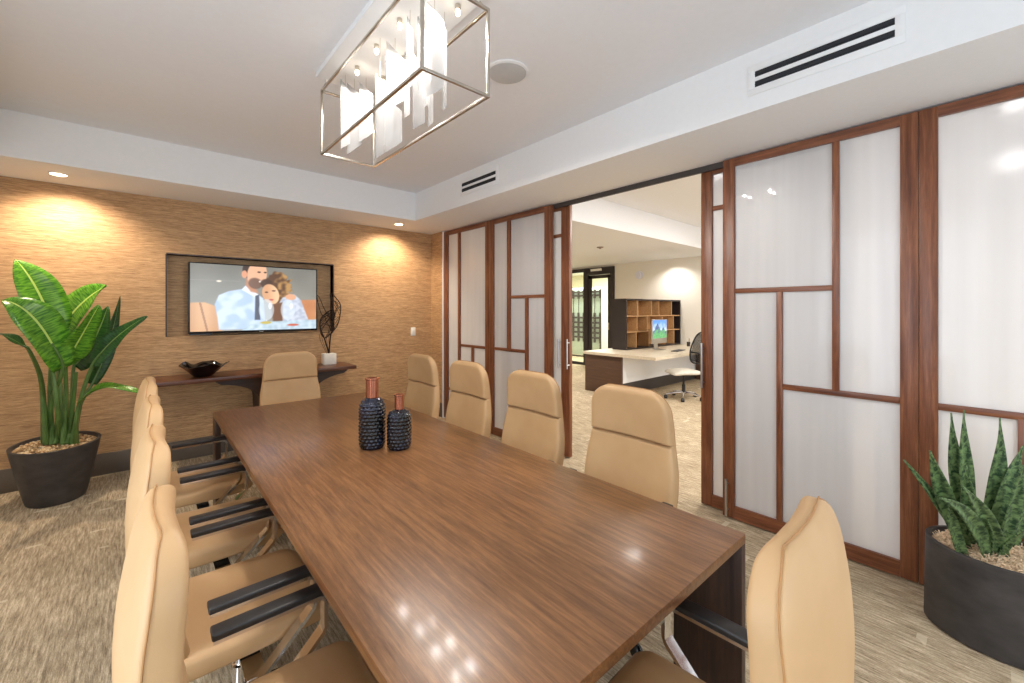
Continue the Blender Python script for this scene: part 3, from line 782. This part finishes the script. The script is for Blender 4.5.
# ---------------------------------------------------------------- console shelf with things on it
cs = empty('console_shelf', (1.0, BY, 0), 0, 'dark walnut wall console with curved support below the television', 'console')
b = new_bm(); box(b, -.96, .945, -.49, -.001, .838, .878, .002); link_bm('shelf_top', b, M['console'], cs)
b = new_bm()
prof = [(-.62, .836)] + [(-.62 + .40 * math.sin(t), .836 - .045 - .20 * (1 - math.cos(t))) for t in [math.pi / 2 * k / 10 for k in range(1, 11)]] + [(-.20, .002)]
prof += [(.30, .002)] + [(-p[0] + .10, p[1]) for p in reversed(prof[:-1])]
loft(b, [[(x, -.40, z) for x, z in prof], [(x, -.03, z) for x, z in prof]]); link_bm('curved_support', b, M['console_dark'], cs, smooth=30).location = (.17, 0, 0)

bw = empty('bowl', (.479, 5.20, .878), 0, 'glossy black free-form bowl with wavy rim on the console', 'bowl')
b = new_bm(); rings = []; seg = 72
def bowl_r(t, a):
    w = math.sin(5 * a + .6) * .5 + math.sin(3 * a + 2) * .5
    r = .075 + (.205 - .075) * t * (1 + .20 * w * t); z = .118 * t ** (1 - .25 * t) + .014 * math.sin(5 * a + 2.2) * t ** 3 + .007 * math.sin(9 * a) * t ** 4
    return r, z
for t in [k / 10 for k in range(11)]: rings.append([(bowl_r(t, a)[0] * math.cos(a), bowl_r(t, a)[0] * math.sin(a), .001 + bowl_r(t, a)[1]) for a in [2 * math.pi * k / seg for k in range(seg)]])
for t in [k / 10 for k in range(10, -1, -1)]: rings.append([((bowl_r(t, a)[0] - .006) * math.cos(a), (bowl_r(t, a)[0] - .006) * math.sin(a), .006 + bowl_r(t, a)[1]) for a in [2 * math.pi * k / seg for k in range(seg)]])
loft(b, rings); link_bm('bowl_body', b, M['blackgloss'], bw, smooth=60)

wsx, wsy = 1.735, 5.33
ws = empty('wire_sculpture', (wsx, wsy, .878), 0, 'dark wire sculpture on a white block at console end', 'sculpture')
b = new_bm(); box(b, -.072, .072, -.06, .06, 0, .132, .004); link_bm('block', b, M['marble'], ws)
b = new_bm()
def P(px, py, dy=0): v = onY(px, py, wsy + dy); return (v.x - wsx, v.y - wsy, v.z - .878)
# three looped leaves of wire, each with outline and crossing strands
L1 = [P(329, 354), P(325, 340), P(321, 330), P(320, 322), P(323, 316), P(328, 313)]
L2 = [P(329, 354), P(330, 342), P(331, 334), P(333, 330)]
outl = [P(321, 334), P(320, 322), P(325, 314), P(333, 310), P(334, 318, .03), P(333, 331), P(330, 334), P(325, 338), P(321, 334)]
wing = [P(333, 331), P(337, 326, -.03), P(340, 316), P(340.5, 305), P(336, 298, .02), P(330.5, 293), P(331, 303), P(333, 318), P(333, 331)]
wing2 = [P(327, 314), P(323, 306, -.04), P(320, 299, -.03), P(317, 295), P(318, 303, .03), P(321, 313), P(324, 317)]
def cr(pts, n=6):
    pts = [Vector(p) for p in pts]; out = []
    for i in range(len(pts) - 1):
        p0, p1, p2, p3 = pts[max(i - 1, 0)], pts[i], pts[i + 1], pts[min(i + 2, len(pts) - 1)]
        for k in range(n):
            t = k / n; out.append(.5 * ((2 * p1) + (p2 - p0) * t + (2 * p0 - 5 * p1 + 4 * p2 - p3) * t * t + (3 * p1 - p0 - 3 * p2 + p3) * t ** 3))
    out.append(pts[-1]); return out
for q, r_ in ((L1, .008), (L2, .008), (outl, .007), (wing, .006), (wing2, .0045)): tube(b, cr(q), r_, 6)
rnd = random.Random(4)
for loop, n in ((outl, 26), (wing, 16)):
    c = cr(loop, 5); m = len(c)
    for k in range(n):
        i, j = rnd.randrange(m), rnd.randrange(m)
        if i != j:
            mid = (c[i] + c[j]) / 2 + Vector((0, rnd.uniform(-.06, .06), rnd.uniform(-.02, .02))); tube(b, cr([c[i], mid, c[j]], 4), .0032, 5)
for k in range(5):
    s = (k - 2) * .01
    tube(b, cr([(Vector(P(329, 354)) + Vector((s, s * .5, -.01))), Vector(P(325, 342)) + Vector((s * 2, -s, 0)), Vector(P(324, 334)) + Vector((s * 3, s, 0))]), .0022, 5)
link_bm('wire_figure', b, M['bronze'], ws)

# ---------------------------------------------------------------- planters
def planter(r, top, base, h, sq=1):
    """oval planter: outer and inner walls, rim"""
    b = new_bm(); rings = []; seg = 56
    def ring(ax, ay, z): return [(ax * math.cos(2 * math.pi * k / seg), ay * math.sin(2 * math.pi * k / seg), z) for k in range(seg)]
    def mixr(t): return top[0] * t + base[0] * (1 - t), top[1] * t + base[1] * (1 - t)
    rings.append(ring(base[0] * .93, base[1] * .93, 0))
    for k in range(13):
        t = k / 12; a_, b_ = mixr(t ** .9); rings.append(ring(a_, b_, .008 + (h - .012) * t))
    rings.append(ring(top[0] - .006, top[1] - .006, h)); rings.append(ring(top[0] - .018, top[1] - .018, h - .002)); rings.append(ring(top[0] - .03, top[1] - .03, h - .06))
    loft(b, rings); return link_bm('planter', b, M['pot'], r, smooth=50)
def fill(r, top, z, mat, kind, name, seed, n, size):
    rnd = random.Random(seed); b = new_bm(); seg = 40
    rings = [[((top[0] - .022) * q * math.cos(2 * math.pi * k / seg), (top[1] - .022) * q * math.sin(2 * math.pi * k / seg), z + .012 * (1 - q * q)) for k in range(seg)] for q in (1, .75, .5, .25, .02)]
    loft(b, rings)
    for i in range(n):
        a, q = rnd.uniform(0, 6.28), math.sqrt(rnd.random()) * .93
        c = Vector(((top[0] - .028) * q * math.cos(a), (top[1] - .028) * q * math.sin(a), z + .012 * (1 - q * q) + size * rnd.uniform(.1, .9)))
        if kind == 'stone':
            mm = Matrix.Translation(c) @ Matrix.Rotation(rnd.uniform(0, 3), 4, 'Z') @ Matrix.Diagonal((size * rnd.uniform(.8, 1.5), size * rnd.uniform(.6, 1), size * .6, 1))
            bmesh.ops.create_icosphere(b, subdivisions=1, radius=1, matrix=mm)
        else:
            u = Vector((rnd.uniform(-1, 1), rnd.uniform(-1, 1), rnd.uniform(-.1, .5))).normalized() * size
            v = Vector((rnd.uniform(-1, 1), rnd.uniform(-1, 1), rnd.uniform(-.2, .6))).normalized() * size
            tube(b, cr([c, c + u, c + u + v], 3), .0022, 4)
    o = link_bm(name, b, mat, r, smooth=60); o['kind'] = 'stuff'; return o
def leaf(r, base, ctrl, tip, w, face, mat, fold=.18, prof='para', stem=None, stem_r=.011, n=16, wave=.0, seed=0, twist=0):
    """blade along a bent midrib; face: the way the upper side looks"""
    pts = bez(base, Vector(base).lerp(Vector(ctrl), .66), Vector(tip).lerp(Vector(ctrl), .66), tip, n)
    b = new_bm(); uvl = b.loops.layers.uv.new('UVMap'); rows = []; face = Vector(face).normalized(); m = 6
    for i, p in enumerate(pts):
        t = i / n; tg = (pts[min(i + 1, n)] - pts[max(i - 1, 0)]).normalized()
        f = (Matrix.Rotation(twist * t, 3, tg) @ face); side = tg.cross(f).normalized(); nn = side.cross(tg).normalized()
        if prof == 'para': ww = w * (math.sin(math.pi * min(1, t * .93 + .07) ** .8)) ** .62 * (1 if t < .9 else 1) * (1 - .15 * t)
        else: ww = w * (.55 + .45 * math.sin(math.pi * min(1, t * .9 + .12))) * (1 - max(0, (t - .55) / .45) ** 1.7)
        ww = max(ww, .0015); row = []
        for k in range(m + 1):
            u = k / m * 2 - 1
            q = p + side * u * ww + nn * (abs(u) ** 1.3 * ww * fold) + nn * wave * math.sin(9 * t + 2 * u + seed) * abs(u)
            row.append(b.verts.new(q))
        rows.append(row)
    for i in range(n):
        for k in range(m):
            fc = b.faces.new((rows[i][k], rows[i][k + 1], rows[i + 1][k + 1], rows[i + 1][k]))
            for lp, (uu, vv) in zip(fc.loops, ((k, i), (k + 1, i), (k + 1, i + 1), (k, i + 1))): lp[uvl].uv = (uu / m, vv / n)
    me = D.meshes.new('leaf'); b.to_mesh(me); b.free(); me.materials.append(mat); me.shade_smooth()
    o = D.objects.new('leaf', me); COL.objects.link(o); o.parent = r
    md = o.modifiers.new('thickness', 'SOLIDIFY'); md.thickness = .0016 if prof == 'para' else .006; md.offset = 0
    if stem:
        s = new_bm(); sp_ = cr([Vector(q) for q in stem] + [pts[0], pts[n // 4]], 5); k = len(sp_)
        tube(s, sp_, [stem_r * (1.25 - .85 * i / k) for i in range(k)], 8); link_bm('stem', s, M['stem'], o)
    return o
# bird of paradise, at the left
pc = Vector((-.505, 5.04, 0))
pl = empty('potted_plant', pc, 0, 'tall broad-leaved plant in dark tapered planter against the grasscloth wall', 'potted plant')
pt, pb, ph = (.262, .345), (.172, .20), .465
planter(pl, pt, pb, ph); fill(pl, pt, ph - .03, M['pebble'], 'stone', 'pebbles', 3, 420, .012)
def Q(px, py, d): return atD(px, py, d) - pc
toC = Vector((.10, -.95, .3))
dc = 3.40
def stalk(sx, sd=3.4, y=444): return Q(sx, y, sd)
LV = [  # base, ctrl, tip (px, py, depth), half width, face, dark, stem foot x, mid
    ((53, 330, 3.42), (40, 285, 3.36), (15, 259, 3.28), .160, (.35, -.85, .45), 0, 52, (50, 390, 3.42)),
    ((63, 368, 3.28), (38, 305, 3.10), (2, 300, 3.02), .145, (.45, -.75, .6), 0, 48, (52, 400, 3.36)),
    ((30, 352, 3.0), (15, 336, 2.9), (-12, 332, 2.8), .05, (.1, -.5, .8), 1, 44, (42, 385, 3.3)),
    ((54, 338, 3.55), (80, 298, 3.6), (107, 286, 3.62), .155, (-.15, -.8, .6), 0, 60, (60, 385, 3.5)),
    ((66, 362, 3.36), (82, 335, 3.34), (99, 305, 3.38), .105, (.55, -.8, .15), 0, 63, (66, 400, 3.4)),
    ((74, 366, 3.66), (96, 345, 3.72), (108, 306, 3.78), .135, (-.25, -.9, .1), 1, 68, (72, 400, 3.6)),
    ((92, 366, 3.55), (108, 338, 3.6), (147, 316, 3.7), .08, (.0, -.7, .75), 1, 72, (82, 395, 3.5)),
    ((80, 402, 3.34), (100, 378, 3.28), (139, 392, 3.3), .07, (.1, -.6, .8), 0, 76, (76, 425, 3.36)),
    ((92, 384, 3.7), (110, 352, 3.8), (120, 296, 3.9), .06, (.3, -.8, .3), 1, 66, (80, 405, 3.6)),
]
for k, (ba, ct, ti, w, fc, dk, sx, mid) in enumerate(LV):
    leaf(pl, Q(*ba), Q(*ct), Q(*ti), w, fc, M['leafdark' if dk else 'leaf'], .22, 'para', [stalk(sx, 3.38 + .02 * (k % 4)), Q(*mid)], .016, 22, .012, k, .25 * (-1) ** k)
for k, (sx, ex_, ey, dd) in enumerate(((46, 40, 372, 3.34), (56, 60, 365, 3.5), (66, 76, 372, 3.45), (60, 53, 372, 3.3))):
    s = new_bm(); tube(s, cr([stalk(sx, 3.36 + .03 * k), Q((sx + ex_) / 2 + 1, 408, dd), Q(ex_, ey, dd)], 6), [.022 - .010 * i / 12 for i in range(13)], 8); link_bm('stalk', s, M['stem'], pl)

# snake plant, at the right
pc2 = Vector((3.015, -.045, 0))
p2 = empty('potted_plant', pc2, 0, 'spiky snake plant in rounded charcoal planter by the glazed partition', 'potted plant')
pt2, pb2, ph2 = (.212, .250), (.204, .255), .415
planter(p2, pt2, pb2, ph2); fill(p2, pt2, ph2 - .028, M['chip'], 'chip', 'wood_shavings', 5, 900, .016)
def S(px, py, d): return atD(px, py, d) - pc2
d0 = 1.96
def sb(px, d): # foot of a leaf in the soil
    u = (px - 512) / FPX; v = Vector((d * (sS + cS * u), d * (cS - sS * u), ph2 - .03)); return v - pc2
SL = [((951, 413), (968, 2.02), .040, 2.06, (955, 480)), ((964, 410), (974, 2.0), .042, 2.02, (962, 480)), ((1000, 418), (980, 1.98), .050, 2.0, (1001, 480)),
      ((930, 451), (966, 1.92), .046, 1.90, (940, 490)), ((904, 460), (968, 1.95), .030, 1.93, (935, 498)), ((1023, 446), (988, 1.95), .040, 1.98, (1008, 485)),
      ((1023, 465), (1000, 1.92), .046, 1.9, (1013, 505)), ((967, 466), (978, 1.94), .042, 1.9, (968, 510)), ((962, 486), (1004, 1.86), .042, 1.80, (985, 510)),
      ((940, 498), (986, 1.86), .044, 1.80, (975, 508)), ((1026, 530), (998, 1.86), .028, 1.84, (1010, 532)), ((988, 520), (986, 1.88), .030, 1.86, (988, 530)),
      ((949, 505), (963, 1.88), .036, 1.86, (950, 525)), ((1040, 470), (1008, 1.93), .044, 1.95, (1030, 505)), ((998, 450), (990, 2.02), .040, 2.04, (1000, 500))]
for k, ((tx, ty), (bx_, bd), w, td, (cx_, cy_)) in enumerate(SL):
    bd += .09; leaf(p2, sb(bx_, bd), S(cx_, cy_, (bd + td) / 2), S(tx, ty, td), w * .72, (-.85 + .5 * math.sin(k * 2.1), -.35 + .4 * math.cos(k * 1.7), .35), M['snake'], .35, 'snake', n=16, wave=.003, seed=k, twist=.3 * (-1) ** k)

# ---------------------------------------------------------------- the office beyond the partition
OX, OZ0, OZ1, OYb = 9.36, 3.14, 2.74, 3.67
st(bx('trim_7', 3.451, OX + .2, OYb, 12.0, OZ1, OZ0 + .1, M['ceiling']))         # lower ceiling field with its bright face
st(bx('trim_8', 3.451, OX + .2, -3.2, OYb - .001, OZ0, OZ0 + .1, M['ceiling']))  # higher ceiling field
b = new_bm(); box(b, OX, OX + .12, -3.2, 6.47, 0, OZ0); box(b, OX, OX + .12, 9.3, 12, 0, OZ0); box(b, OX, OX + .12, 6.47, 9.3, 2.70, OZ0)
st(link_bm('wall_office_far', b, M['officewall'], smooth=0))
st(bx('wall_office_side', 3.46, OX + .1, 10.6, 10.7, 0, OZ1, M['officewall']))
b = new_bm(); box(b, 3.3, OX + .1, -3.2, -3.1, 0, .8); box(b, 3.3, OX + .1, -3.2, -3.1, 2.7, OZ0); box(b, 3.3, 4.0, -3.2, -3.1, .8, 2.7); box(b, 8.8, OX + .1, -3.2, -3.1, .8, 2.7)
st(link_bm('wall_office_near', b, M['officewall'], smooth=0))
window('window_3', 'Y', -3.15, 4.0, 8.8, .8, 2.7)
st(bx('wall_office_back', 3.457, 3.50, 5.482, 10.6, 0, OZ0, M['officewall']))
st(bx('baseboard_office', OX - .014, OX - .0005, -3.0, 6.46, 0, .1, M['plinth']))
# dark framed glass screen and door in the far wall
gs = st(empty('door_7', (OX, 7.0, 0)))
def gy(px): return onX(px, 300, OX).y - 7.0
b = new_bm()
y_a, y_b, y_c, y_d = 6.475 - 7, gy(611), gy(591), gy(585)
box(b, -.05, .05, y_a, y_b, 0, 2.695, .003); box(b, -.05, .05, y_d - .14, y_d + .02, 0, 2.695, .003); box(b, -.05, .05, y_b, y_d - .14, 2.50, 2.695)
box(b, -.05, .05, y_d + .02, 2.29, 2.60, 2.695); box(b, -.05, .05, y_d + .02, 2.29, 0, .07); box(b, -.05, .05, 2.24, 2.30, 0, 2.695)
link_bm('door_frame', b, M['espresso'], gs)
lf = new_bm(); y0_, y1_ = y_b + .01, y_d - .145
box(lf, -.035, .015, y0_, y0_ + .07, .01, 2.49, .002); box(lf, -.035, .015, y1_ - .10, y1_, .01, 2.49, .002); box(lf, -.035, .015, y0_, y1_, 2.40, 2.49); box(lf, -.035, .015, y0_, y1_, .01, .14)
link_bm('door_leaf', lf, M['espresso'], gs)
g = new_bm(); box(g, -.012, -.006, y0_ + .07, y1_ - .1, .14, 2.40); box(g, -.012, -.006, y_d + .02, 2.24, .07, 2.60); link_bm('pane', g, M['glass'], gs, smooth=0)
h = new_bm(); box(h, -.05, -.036, y0_ + .015, y0_ + .055, 1.02, 1.2, .002); tube(h, [(-.05, y0_ + .035, 1.1), (-.09, y0_ + .035, 1.1), (-.09, y0_ + .15, 1.1)], .009, 8); link_bm('door_handle', h, M['steel'], gs)
h = new_bm(); box(h, -.09, -.051, y0_ + .25, y0_ + .60, 2.60, 2.66, .004); link_bm('door_closer', h, M['plate'], gs)
# corridor and lattice beyond the glass
st(bx('wall_corridor', 12.6, 12.7, 5.0, 12, 0, 2.9, M['greenwall'])); st(bx('trim_9', OX + .21, 12.7, 5.0, 12, 2.85, 2.95, M['ceiling']))
st(bx('wall_corridor_side', OX + .13, 12.59, 5.9, 6.0, 0, 2.84, M['greenwall']))
st(bx('wall_corridor_end', OX + .13, 12.59, 11.9, 12.0, 0, 2.84, M['greenwall']))
lt = empty('lattice_screen', (10.9, 9.0, 0), 0, 'dark square lattice screen seen through the office glass door', 'screen')
b = new_bm()
for k in range(9): box(b, -.02, .02, -.95 + k * .22, -.89 + k * .22, .5, 1.45); box(b, -.02, .02, -.95 + k * .22, -.89 + k * .22, 1.92, 2.2); box(b, -.008, .008, -.935 + k * .22, -.92 + k * .22, 1.45, 1.92)
    # feet
for y in (-.93, .85): box(b, -.02, .02, y - .02, y + .02, .05, .5)
for z in (.62, .78, .94, 1.10, 1.26, 1.98, 2.10): box(b, -.018, .018, -.95, .87, z, z + .06)
box(b, -.022, .022, -.95, .87, 0, .05)
link_bm('lattice', b, M['espresso'], lt, smooth=0)
b = new_bm(); box(b, .03, .036, -.95, .87, .06, 2.28); link_bm('backing_glass', b, plain('pale_green_glass', (196, 214, 204), .3, noisy=.02), lt, smooth=0)
# desk with pedestal
dk = empty('office_desk', (6.43, 4.3, 0), 0, 'large office desk with pale top and dark brown pedestal beyond the doorway', 'desk')
b = new_bm(); box(b, 0, .04, .0, .82, 0, .70, .002); box(b, .04, 2.92, .78, .82, 0, .70); link_bm('pedestal', b, M['desk_brown'], dk)
b = new_bm(); box(b, .041, 2.92, .0, .77, .22, .70); link_bm('modesty_panel', b, M['white'], dk, smooth=0)
b = new_bm(); box(b, .041, 2.92, .02, .77, 0, .219); link_bm('plinth', b, M['plinth'], dk, smooth=0)
b = new_bm(); pp = [(-.05, .83), (-.05, -.69), (2.92, -.69), (2.92, .83)]
loft(b, [[(x, y, .702) for x, y in pp], [(x, y, .752) for x, y in pp]]); link_bm('desk_top', b, M['desk_top'], dk, smooth=0)
b = new_bm(); box(b, 2.85, 2.92, -.65, -.02, 0, .70); link_bm('end_panel', b, M['desk_brown'], dk, smooth=0)
# cubby shelf standing on the desk
cX0, cX1, cY, cY1, cZ0, cZ1 = 7.12, 9.33, 4.66, 4.98, .753, 1.765
cb = empty('cubby_shelf', (cX0, cY, cZ0), 0, 'dark cased cubby shelf with maple compartments standing on the office desk', 'shelf')
w, dp, h = cX1 - cX0, cY1 - cY, cZ1 - cZ0
b = new_bm(); box(b, 0, .03, 0, dp, 0, h); box(b, w - .03, w, 0, dp, 0, h); box(b, .03, w - .03, 0, dp, h - .03, h); box(b, .03, w - .03, 0, dp, 0, .03)
link_bm('case', b, M['espresso'], cb, smooth=0)
fx = lambda c: onY(570 + c / 5.253, 320, cY).x - cX0
xe = fx(545)
b = new_bm(); box(b, .031, xe, dp - .02, dp - .001, .03, h - .03); link_bm('back_panel', b, M['maple'], cb, smooth=0)
b = new_bm(); box(b, xe, w - .031, dp - .02, dp - .001, .03, h - .03); link_bm('dark_back_panel', b, M['espresso'], cb, smooth=0)
rh = (h - .06) / 3
b = new_bm()
for z in (.03 + rh, .03 + 2 * rh): box(b, .031, w - .031, .004, dp - .021, z - .01, z + .01)
link_bm('shelf_board', b, M['maple'], cb, smooth=0)
for row, cols in ((2, (355, 430, 468, 535)), (1, (355, 407, 488, 545)), (0, (350, 415, 500, 548))):
    for c in cols:
        x = fx(c); b = new_bm(); box(b, x - .009, x + .009, .004, dp - .021, .031 + row * rh + (.010 if row else 0), .029 + (row + 1) * rh - (.010 if row < 2 else 0)); link_bm('divider', b, M['maple'], cb, smooth=0)
# computer
im = empty('desktop_computer', (7.80, 4.34, .752), R(4), 'silver all-in-one computer on the office desk showing a mountain picture', 'computer')
b = new_bm(); box(b, -.325, .325, -.014, .014, .12, .60, .006); link_bm('display_case', b, M['steel'], im)
painted_screen('screen', .615, .36, 48, 30, mountain, screen_mat('computer_picture', 1.0), im, (0, -.0146, .405))
b = new_bm(); box(b, -.10, .10, -.10, .09, 0, .008, .002); slab(b, [(0, .07, .004), (0, .075, .10), (0, .02, .25)], .16, .008); link_bm('stand', b, M['steel'], im)
kb = bx('keyboard', -.22, .22, -.065, .065, 0, .014, M['armpad'], bev=.003); kb.location = (7.78, 3.93, .7525); kb.rotation_euler = (0, 0, R(8)); tag(kb, 'dark flat keyboard on the office desk before the computer', 'keyboard')
cup = empty('pencil_cup', (8.93, 4.28, .7525), 0, 'small pencil holder with pens on the office desk', 'cup')
b = new_bm(); lathe(b, [(.03, 0), (.036, .002), (.036, .095), (.032, .095), (.03, .01)], seg=18); link_bm('cup_body', b, M['espresso'], cup)
for k, c_ in enumerate(((214, 190, 60), (240, 240, 236), (60, 90, 150))):
    b = new_bm(); a = k * 2.1; tube(b, [(.012 * math.cos(a), .012 * math.sin(a), .012), (.03 * math.cos(a), .03 * math.sin(a), .17)], .0045, 6); link_bm('pen', b, plain('pen_%d' % k, c_, .4, noisy=0), cup)
# task chair
oc = empty('office_chair', (7.06, 3.47, 0), R(48), 'mesh-backed office chair with pale seat beside the office desk', 'chair')
b = new_bm(); rings = []
for t in [k / 16 for k in range(17)]:
    y = -.25 + .5 * (1 - math.cos(math.pi * t)) / 2; e = max(.05, math.sqrt(max(0, 1 - (abs(y) / .25) ** 4))); ring = []
    for s in range(28):
        a = 2 * math.pi * s / 28; ring.append((.25 * (1 - .1 * (1 - e)) * sp(math.cos(a), .45), y, .475 + .04 * e * sp(math.sin(a), .6) - (.03 * max(0, y / .25) ** 2)))
    rings.append(ring)
loft(b, rings); link_bm('seat', b, M['officeseat'], oc, smooth=60)
b = new_bm()
def bp(s, z):
    z = z + .05 + (z - .56) * .12
    return (s, -.25 - .06 * ((z - .55) / .45) + .05 * math.cos((z - .75) * 5) - .03 + .10 * (abs(s) / .23) ** 2 * .6, z)
outline = [bp(-.19, .58), bp(-.225, .75), bp(-.21, .95), bp(-.15, 1.03), bp(0, 1.045), bp(.15, 1.03), bp(.21, .95), bp(.225, .75), bp(.19, .58), bp(0, .56), bp(-.19, .58)]
tube(b, cr(outline, 5), .014, 8); tube(b, [bp(-.22, .72), bp(0, .72), bp(.22, .72)], .012, 8)
tube(b, cr([bp(0, .72), (0, -.34, .60), (0, -.22, .42), (0, -.05, .42)], 5), .018, 8); link_bm('back_frame', b, M['black'], oc)
b = new_bm(); nn_ = 12
rw = [[bp(-.205 + .41 * i / 12 * 1, .58 + .44 * j / nn_) for i in range(13)] for j in range(nn_ + 1)]
rw = [[(p[0] * (1 - .25 * max(0, (j / nn_ - .75)) * 4 * .6), p[1], p[2]) for p in row] for j, row in enumerate(rw)]
loft(b, rw, cap=False, closed=False)
def mesh_mat():
    t = NT('woven_mesh'); t.b.inputs['Base Color'].default_value = (.015, .015, .018, 1)
    wv = t.noise(t.coords((1, 1, 1)), 500, 0); tp = t.add('ShaderNodeBsdfTransparent'); mx = t.add('ShaderNodeMixShader'); mx.inputs[0].default_value = .45
    t.link(t.b.outputs[0], mx.inputs[1]); t.link(tp.outputs[0], mx.inputs[2]); t.link(mx.outputs[0], t.out.inputs[0]); return t.m
mo = link_bm('back_mesh', b, mesh_mat(), oc, smooth=60); md = mo.modifiers.new('thickness', 'SOLIDIFY'); md.thickness = .004
b = new_bm(); lathe(b, [(.03, .10), (.03, .25), (.018, .252), (.018, .41), (.06, .43)], seg=16); link_bm('column', b, M['black'], oc)
b = new_bm()
for k in range(5):
    a = 2 * math.pi * k / 5 + .2; tube(b, [(0, 0, .115), (.15 * math.cos(a), .15 * math.sin(a), .105), (.30 * math.cos(a), .30 * math.sin(a), .075)], [.028, .02, .013], 8)
link_bm('star_base', b, M['chrome'], oc)
for k in range(5):
    a = 2 * math.pi * k / 5 + .2; b = new_bm(); c = (.30 * math.cos(a), .30 * math.sin(a) - .02, .032)
    disc_prism(b, c, .032, .04, 'Y', 18); tube(b, [(c[0], c[1] + .02, .03), (c[0], c[1] + .02, .075)], .006, 6); link_bm('castor', b, M['tyre'], oc)
for k, (px, wd) in enumerate(((886, .10), (757, .07), (516, .14))):
    y_ = onX(px, 300, 3.58).y; st(bx('trim_%d' % (10 + k), 3.53, 3.63, y_ - wd / 2, y_ + wd / 2, 0, OZ0 - .001 if y_ < OYb else OZ1 - .001, plain('blue_grey_post_%d' % k, (92, 98, 150), .6, noisy=.02)))
# small fittings of the office
sd = empty('wall_detector', (OX, 5.74, 2.415), 0, 'round pale detector high on the office wall', 'detector')
b = new_bm(); disc_prism(b, (-.035, 0, 0), .10, .034, 'X', 28); link_bm('detector_base', b, M['detector'], sd)
b = new_bm(); disc_prism(b, (-.05, 0, 0), .06, .015, 'X', 24); link_bm('detector_cap', b, M['detector'], sd)
sk = empty('sprinkler', (6.57, 4.87, OZ1), 0, 'small round sprinkler cap on the office ceiling', 'sprinkler')
b = new_bm(); lathe(b, [(.065, -.0005), (.065, -.012), (.045, -.02), (.002, -.02)], seg=24); link_bm('cap', b, M['bronzehead'], sk)
b = new_bm(); lathe(b, [(.02, -.0201), (.02, -.035), (.002, -.037)], seg=16); link_bm('deflector', b, M['bronzehead'], sk)
# office downlights (hidden from this view by the partition, but they light the room)
for q, p in (((9.0, 4.75, OZ1), 80), ((7.4, 6.6, OZ1), 185), ((5.2, 5.2, OZ1), 185), ((5.0, 8.2, OZ1), 170)):
    lamp('SPOT', 'office_downlight', (q[0], q[1], q[2] - .01), p, (1, .96, .92), .06, spot=135, blend=.8)
for q in ((4.9, 1.9), (6.9, 1.9), (4.9, -.4), (6.9, -.4), (5.0, -2.0)):
    lamp('AREA', 'office_panel_light', (q[0], q[1], OZ0 - .02), 40, (1, .95, .89), .6, .6)
lamp('AREA', 'corridor_panel_light', (10.9, 8.5, 2.83), 260, (1, .97, .86), .6, 2.0)
